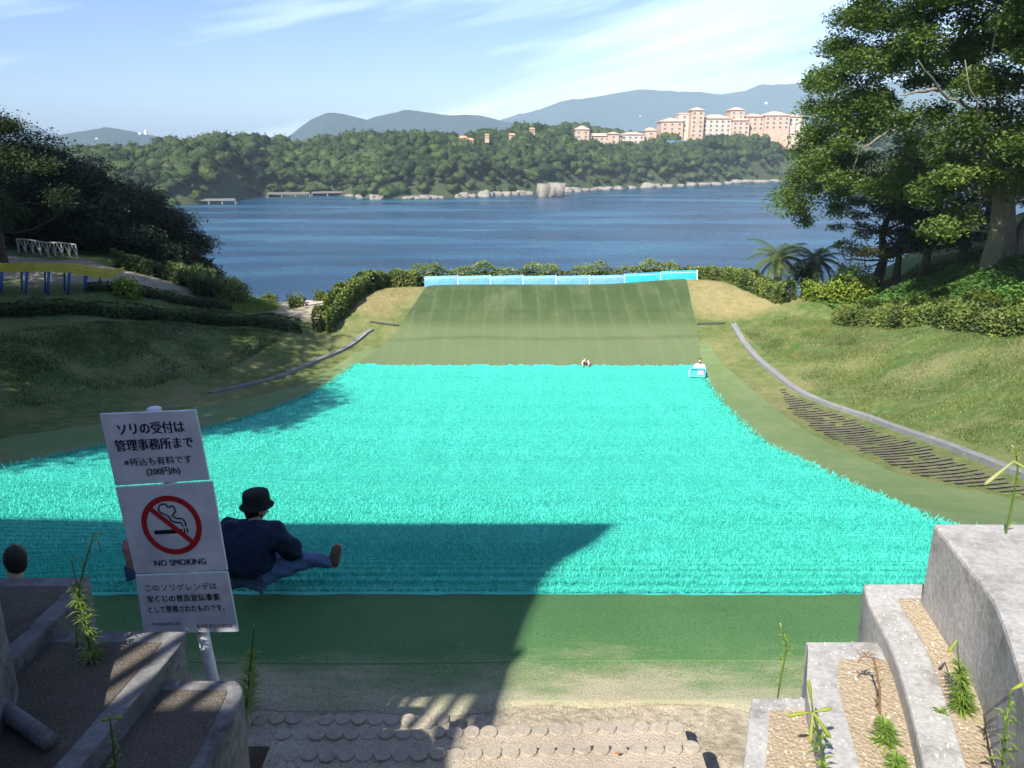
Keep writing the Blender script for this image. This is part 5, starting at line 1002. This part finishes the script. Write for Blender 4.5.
    mb.tube([HM @ Vector((0, .088, .012)), HM @ Vector((0, .108, -.022)), HM @ Vector((0, .094, -.03))], [.008 * sc, .014 * sc, .010 * sc], 8)
    for s in (-1, 1): mb.ball(HM @ Vector((.078 * s, -.005, -.008)), (.010 * sc, .02 * sc, .03 * sc), 8, 6)
    hd_ = mb.build('head', M_SKIN, body, smooth=True)
    mb = MB()
    for s in (-1, 1): mb.ball(HM @ Vector((.03 * s, .082, .004)), (.011 * sc,) * 3, 8, 6)
    mb.build('eyes', M_HAIR, hd_ if False else body, smooth=True); mb = MB(); mb.tube([HM @ Vector((-.024, .083, -.056)), HM @ Vector((0, .091, -.058)), HM @ Vector((.024, .083, -.056))], .005 * sc, 6); mb.build('mouth', mouth_m, body, smooth=True)
    mb = MB(); mb.ball((0, 0, 0), (.088, .104, .118), 22, 16); fv = []
    for v in mb.v:
        x, y, z = v; 
        if y > .035 and z < .055: y = .03; x *= .94; z *= .9
        if z < -.06: z = -.06 - (z + .06) * .2 if not longhair else z * 1.25
        k_ = 1 + .03 * math.sin(x * 90 + y * 40) * math.sin(z * 70); fv.append(HM @ Vector((x * k_, y * k_ - .012, z * k_ + .012)))
    mb.v = [tuple(q) for q in fv]; mb.build('hair', M_HAIR, t, smooth=True)
    if hat:
        mb = MB(); prof = [(.132, -.012), (.134, -.006), (.112, .012), (.106, .035), (.104, .085), (.098, .118), (.07, .132), (0.001, .135)]; vs = []
        for (r_, z) in prof:
            for k in range(24): a = 2 * math.pi * k / 24; vs.append(HM @ Vector((math.cos(a) * r_, math.sin(a) * r_ * 1.08 + (.02 if r_ > .14 and math.sin(a) > 0 else 0), z + .028 - (.022 * math.sin(a) if r_ > .14 else 0) + (.012 * math.cos(2 * a) if r_ > .14 else 0))))
        mb.add(vs, [(j * 24 + k, j * 24 + (k + 1) % 24, (j + 1) * 24 + (k + 1) % 24, (j + 1) * 24 + k) for j in range(len(prof) - 1) for k in range(24)]); mb.build('hat', hm_, t, smooth=True)
        mb = MB(); # hood lying on the back
        hp = Vector(J['nk']) + Vector((0, -.085, -.03)); mb.ball((0, 0, 0), (.15, .075, .10), 16, 10, M=None); mb.v = [tuple(Mx @ (Vector(v) * (1 + .06 * math.sin(v[0] * 50) * math.cos(v[2] * 40)) + hp)) for v in mb.v]; mb.build('hood', jm, t, smooth=True)
    return t
mouth_m, _, _ = nmat('lips', (.38, .16, .13), .5)
seated('person', 'person in navy jacket, black hat and jeans sitting beside the sign', 262, 596, R(-12), (M_JACKET, M_JEAN, M_HAT, M_SHOE), 1.08, hat=True, longhair=True, lean=.30, headyaw=R(-40), pos=(-2.38, 6.42, -3.87), slope=.33, bulk=.062, over=dict(rk=(.40, .33, .22), ra=(.54, .46, .14), rf=(.585, .505, .14), nk=(0, .15, .51), hb=(0, .19, .55), hd=(0, .22, .59), lk=(-.16, .40, .26), la=(-.02, .62, .10), lf=(-.02, .70, .08), rw=(.14, .44, .16), lw=(-.1, .42, .26), ls=(-.21, .11, .46), rs=(.21, .11, .46), le=(-.30, .2, .26), re=(.34, .20, .24)))
M_GREY = mottled('grey_shirt', (.12, .12, .13), (.18, .18, .19), 5); M_BRN = mottled('reddish_brown_shirt', (.30, .15, .12), (.38, .20, .16), 5)
seated('person', 'dark haired person seen from behind at the left edge, mostly hidden by the step', 14, 590, R(-5), (M_GREY, M_JEAN, M_HAT, M_SHOE), .97, lean=.35, headyaw=R(25), longhair=True, pos=(-3.96, 5.42, -3.90), squat=True)
seated('person', 'person in a reddish brown shirt almost hidden behind the sign', 150, 590, R(-4), (M_BRN, M_JEAN, M_HAT, M_SHOE), .66, lean=.25, headyaw=R(4), pos=(-3.53, 6.75, -3.97), squat=True, slope=.3)
M_WTOP = mottled('white_child_top', (.75, .72, .72), (.82, .80, .8), 5); M_PNK = mottled('pale_pink_shorts', (.6, .3, .35), (.7, .4, .45), 8); M_ORTOP = mottled('peach_shirt', (.70, .40, .32), (.75, .46, .38), 6); M_STR, _, _ = nmat('dark_cap_cloth', (.10, .06, .08), .8)
cp = onray(699, 376, 30); cp = (cp[0], cp[1], cp[2] + .08)
seated('person', 'small child in a white top squatting with a sled at the far mat corner', 698, 376, R(165), (M_WTOP, M_PNK, M_STR, M_SHOE), .98, lean=.25, pos=cp, squat=True)
cq = onray(585, 366, 30); cq = (cq[0], cq[1], cq[2] + .02)
seated('person', 'child in a peach shirt crouching low at the middle of the far mat edge', 584, 366, R(180), (M_ORTOP, M_STR, M_STR, M_SHOE), .62, lean=.9, pos=cq, squat=True)
# sled
M_SLED = mottled('blue_sled_plastic', (.10, .50, .70), (.14, .58, .76), 4, rough=.35, fine=10, bs=.05); M_SLP, _, _ = nmat('pink_sled_seat', (.62, .45, .60), .6)
sp_ = Vector((cp[0] - .22, cp[1] - .62, cp[2] + .05)); t = empty('sled', sp_, 'light blue plastic sled stood up in front of the squatting child', 'sled')
SM = Matrix.Translation(sp_ + Vector((0, 0, .24))) @ Matrix.Rotation(R(-10), 4, 'Z') @ Matrix.Rotation(R(18), 4, 'X')
mb = MB(); mb.box(0, (.70, .03, .44), M=SM); mb.box(0, (.72, .09, .035), M=SM @ Matrix.Translation((0, -.03, .22))); mb.box(0, (.72, .09, .035), M=SM @ Matrix.Translation((0, -.03, -.22))); mb.box(0, (.035, .09, .44), M=SM @ Matrix.Translation((.35, -.032, 0))); mb.build('shell', M_SLED, t, bevel=.008)
MB().box(0, (.30, .02, .30), M=SM @ Matrix.Translation((.14, -.03, 0))).build('seat', M_SLP, t, bevel=.006)
MB().tube([SM @ Vector((-.35, -.03, .2)), SM @ Vector((-.42, -.06, -.0)), SM @ Vector((-.40, -.08, -.24))], .022, 6).build('rope', M_PALE2, t)
# ================================================================== foreground plants
M_STEM = leafmat('lily_green', (.13, .22, .04), (.24, .34, .07), 8, .3); M_BUD = leafmat('lily_bud', (.55, .58, .22), (.75, .72, .42), 8, .3); M_WITH, _, _ = nmat('withered_stalk', (.20, .12, .06), .8); M_YF = leafmat('lily_yellow', (.50, .55, .06), (.66, .66, .16), 8, .3)
def stalk(name, base, pts_, lab, leaves=40, ll=.07, buds=(), r=.004, mat=M_STEM, cat='plant', spiky=False, lw=.16, top=None):
    base = Vector(base); t = empty(name, base, lab, cat); P = [base] + [Vector(p) for p in pts_]; Q = []
    for a, b_ in zip(P[:-1], P[1:]): Q += [a.lerp(b_, k / 6) for k in range(6)]
    Q.append(P[-1]); 
    for _ in range(2): Q = [Q[0]] + [(Q[k - 1] + Q[k] * 2 + Q[k + 1]) / 4 for k in range(1, len(Q) - 1)] + [Q[-1]]
    MB().tube(Q, [r * (1 - .5 * k / (len(Q) - 1)) for k in range(len(Q))], 6).build('stem', mat, t, smooth=True)
    V_ = []; F_ = []; L = len(Q)
    for k in range(leaves):
        f = random.random() ** (.8 if not spiky else 1.2) * (.93 if not spiky else .75); p = Q[int(f * (L - 1))]; az = random.uniform(0, 6.28); e = random.uniform(.1, .9); d = Vector((math.cos(az) * math.cos(e), math.sin(az) * math.cos(e), math.sin(e))); s = d.cross(Vector((0, 0, 1))).normalized() * ll * lw * .5
        l_ = ll * random.uniform(.6, 1.2) * (1.1 - .6 * f); n0 = len(V_); mid_ = p + d * l_ * .5 + Vector((0, 0, .003)); tip = p + d * l_ - Vector((0, 0, l_ * .25)); V_ += [p, mid_ + s, tip, mid_ - s]; F_.append((n0, n0 + 1, n0 + 2, n0 + 3))
    if V_: link('leaves', npmesh('leaves', [tuple(v) for v in V_], [F_], [random.random() for _ in V_]), mat, t)
    for (dx, dy, dz, br) in buds:
        p = Q[-1]; e = p + Vector((dx, dy, dz)); me = MB().tube([p, p.lerp(e, .35), p.lerp(e, .75), p.lerp(e, .93), e], [br * .35, br * .6, br, br * .7, br * .1], 8).mesh('bud'); link('bud', me, top or M_BUD, t, smooth=True)
    return t
def on(px, py, z): return GZ(px, py, z)
def up(base, px, py, dy=0):
    """point above the base plane Y seen at the pixel"""
    return G(px, py, base[1] + dy)
b_ = on(826, 800, -1.80); stalk('lily', b_, [up(b_, 822, 752), up(b_, 813, 712)], 'lily stalk with splayed yellow green pods rising from the lowest right step', 34, .06, ((-.07, 0, -.012, .006), (.05, .0, .012, .006), (.05, -.02, -.07, .0065), (-.02, .01, .10, .0055), (-.01, -.03, -.08, .006)), .005, top=M_YF)
b_ = on(779, 692, -1.88); b_ = (b_[0], b_[1] + .05, -2.9); stalk('weed', b_, [up(b_, 780, 680), up(b_, 787, 650), up(b_, 782, 630)], 'thin green stalk standing at the far edge of the lowest right step', 40, .05, ((-.01, 0, .03, .004),), .004)
b_ = on(963, 712, -1.72); stalk('weed', b_, [up(b_, 960, 680), up(b_, 957, 640)], 'bushy dark green weed on the widest right step', 420, .055, ((-.02, 0, -.045, .006),), .004, lw=.09, spiky=True, top=M_YF)
b_ = on(886, 745, -1.80); stalk('weed', b_, [up(b_, 885, 730), up(b_, 882, 715)], 'low feathery green weed in the middle right step', 150, .06, (), .003, lw=.14, spiky=True)
b_ = on(897, 770, -1.80); stalk('weed', b_, [up(b_, 896, 762), up(b_, 897, 752)], 'tiny green tuft at the bottom of the middle right step', 90, .05, (), .003, lw=.14, spiky=True)
b_ = on(940, 713, -1.72); stalk('weed', b_, [up(b_, 940, 710)], 'tiny sprout left of the bushy weed', 16, .03, (), .003, lw=.3, spiky=True)
b_ = on(880, 715, -1.80); stalk('dead_stalk', b_, [up(b_, 880, 690), up(b_, 874, 658), up(b_, 862, 656), up(b_, 858, 663)], 'curled brown dead stalk on the middle right step', 24, .04, (), .004, M_WITH)
b_ = on(1002, 800, -1.72); stalk('lily', b_, [up(b_, 1004, 740), up(b_, 1011, 690)], 'green lily stalk rising in front of the tall block at the bottom right', 40, .055, ((.03, 0, .02, .006),), .005, top=M_YF)
b_ = on(1012, 540, -1.38); b_ = (b_[0], b_[1] + .05, -1.9); stalk('lily', b_, [up(b_, 1013, 500), up(b_, 1018, 470), up(b_, 1016, 449)], 'lily standing behind the tall right block with a long drooping bud', 36, .05, ((-.02, 0, .015, .004),), .005)
lt = bpy.data.objects.get('lily.002'); p = Vector(up(b_, 1014, 461)); e = Vector(up(b_, 984, 485)); link('bud', MB().tube([p, p.lerp(e, .3), p.lerp(e, .8), p.lerp(e, .95), e], [.003, .005, .008, .006, .001], 8).mesh('bud'), M_BUD, lt, smooth=True)
e2 = Vector(up(b_, 1040, 478)); link('bud', MB().tube([p, p.lerp(e2, .4), e2], [.003, .006, .002], 8).mesh('bud'), M_BUD, lt, smooth=True)
b_ = on(118, 800, -2.18); stalk('lily', b_, [up(b_, 114, 750), up(b_, 110, 719)], 'small sunlit lily with two yellow pods on the dark left step', 26, .05, ((.045, 0, .008, .007), (-.03, 0, -.005, .006), (-.005, 0, .02, .004)), .006, top=M_YF)
b_ = on(70, 632, -2.10); b_ = (b_[0], b_[1], -2.3); stalk('weed', b_, [up(b_, 76, 600), up(b_, 86, 560), up(b_, 94, 534)], 'tall thin stalk at the edge of the topmost left step', 30, .05, ((.05, 0, 0, .005), (.02, 0, -.06, .004)), .005)
b_ = on(92, 660, -2.18); stalk('weed', b_, [up(b_, 80, 600), up(b_, 72, 562)], 'bushy weed growing between the two upper left steps', 300, .075, ((.02, 0, .02, .005),), .005, lw=.10, spiky=True, mat=M_DARKLEAF if False else M_STEM)
b_ = on(246, 715, -3.7); b_ = (b_[0], b_[1], b_[2]); stalk('weed', b_, [up(b_, 250, 670), up(b_, 254, 628)], 'tall feathery weed beside the lowest left step', 260, .13, ((0, 0, .02, .006),), .007, lw=.08, spiky=True)
# ================================================================== unseen pavilion and slats behind the viewer, shaped to cast shade on the slope
def back(px, py, Yp, zg=None):
    g = onray(px, py) if zg is None else GZ(px, py, zg); L = (g[1] - Yp) / math.cos(SUN_AZ); return (g[0] - math.sin(SUN_AZ) * L, Yp, g[2] + L * math.tan(SUN_EL))
PY = -1.0; K = back(618, 527, PY); E1 = back(548, 587, PY); E0 = back(508, 690, PY); KL = back(130, 527, PY); E2 = back(433, 768, PY, -3.46); E2b = back(405, 768, PY, -3.46); E3 = back(472, 696, PY, -3.88); E4 = back(384, 697, PY, -3.88); E5 = back(285, 757, PY, -3.5); print('roof', K, E1, E0, E2, E3, E4)
pav = empty('pavilion', ((K[0] - 14), -6, -2.6), 'timber pavilion behind the steps, outside the picture', 'pavilion'); M_ROOFP = mottled('pavilion_roof', (.18, .14, .11), (.25, .2, .16), 1); M_WALLP = mottled('pavilion_wall', (.5, .46, .4), (.6, .56, .5), 1)
xl = K[0] - 26; o = MB(); fr = [(xl, PY, E5[2] - .5), (E5[0] - .6, PY, E5[2] - .5), (E5[0], PY, E5[2]), (E4[0], PY, E4[2]), (E3[0], PY, E3[2]), (E2b[0], PY, E2b[2]), (E2[0], PY, E2[2]), (E0[0], PY, E0[2]), (E1[0], PY, E1[2]), (K[0], PY, K[2]), (xl, PY, K[2])]; o.prism([(x - 8 * math.sin(SUN_AZ), y - 8 * math.cos(SUN_AZ), z + 8 * math.tan(SUN_EL)) for x, y, z in fr], fr); o.build('roof', M_ROOFP, pav)  # roof swept along the sun direction to block skylight within its own shadow
MB().box(((xl + E0[0] - 3.4) / 2, -5, (E0[2] - .15 - 2.6) / 2 - .0), (E0[0] - 3.4 - xl, 3.4, E0[2] - .15 + 2.6)).build('wall', M_WALLP, pav)
MB().box((-4.6, PY - .12, -.36), (3.2, .2, 4.3)).build('parapet', M_WALLP, pav); MB().box((-8.9, -4.2, .9), (14.6, .3, 6.6)).build('wall', M_WALLP, pav)  # added front panel stops low sun; added back wall blocks skylight
rail = empty('slatted_screen', (-3.3, -.6, -1.3), 'tall slatted screen on the left platform, outside the picture', 'screen')
for k in range(16): x = -5.6 + k * .16; MB().tube([(x, -.6, -1.3), (x, -.6, 2.58)], .036, 8).build('slat', M_STEEL, rail, smooth=True)
MB().tube([(-5.9, -.6, 2.6), (-3.4, -.6, 2.6)], .04, 8).build('rail', M_STEEL, rail, smooth=True)

for k, (x_, y_, zt2, r_) in enumerate(((-9.5, -9, 9.5, 4), (-16, -7, 9, 4.5), (-13, -15, 12, 5), (11, -11, 8.5, 5), (4.5, -15, 10, 5), (18, -9, 7, 5))):  # unseen trees added behind the viewer to block skylight
    C = [(x_ + d[0] * r_ * .8 - 2, y_ + d[1] * r_ * .8, zt2 - 4 + d[2] * 4) for d in sph(40)]
    tree('shade_giver_tree', (x_ - 2, y_, -2.2), C, [np.array((1, 1, .9)) * .4 * r_ for _ in C], .3, 300, M_DARKLEAF, ['tree behind the viewer on the left, outside the picture', 'leftmost tree behind the viewer, outside the picture', 'tallest tree behind the viewer, outside the picture', 'tree behind the viewer on the right, outside the picture', 'tree straight behind the viewer, outside the picture', 'rightmost tree behind the viewer, outside the picture'][k], [(x_ - 2, y_, -2.5), (x_ - 2, y_, 1.5), (x_ - 2, y_, zt2 - 4)], M_BARKD, tr=.3)
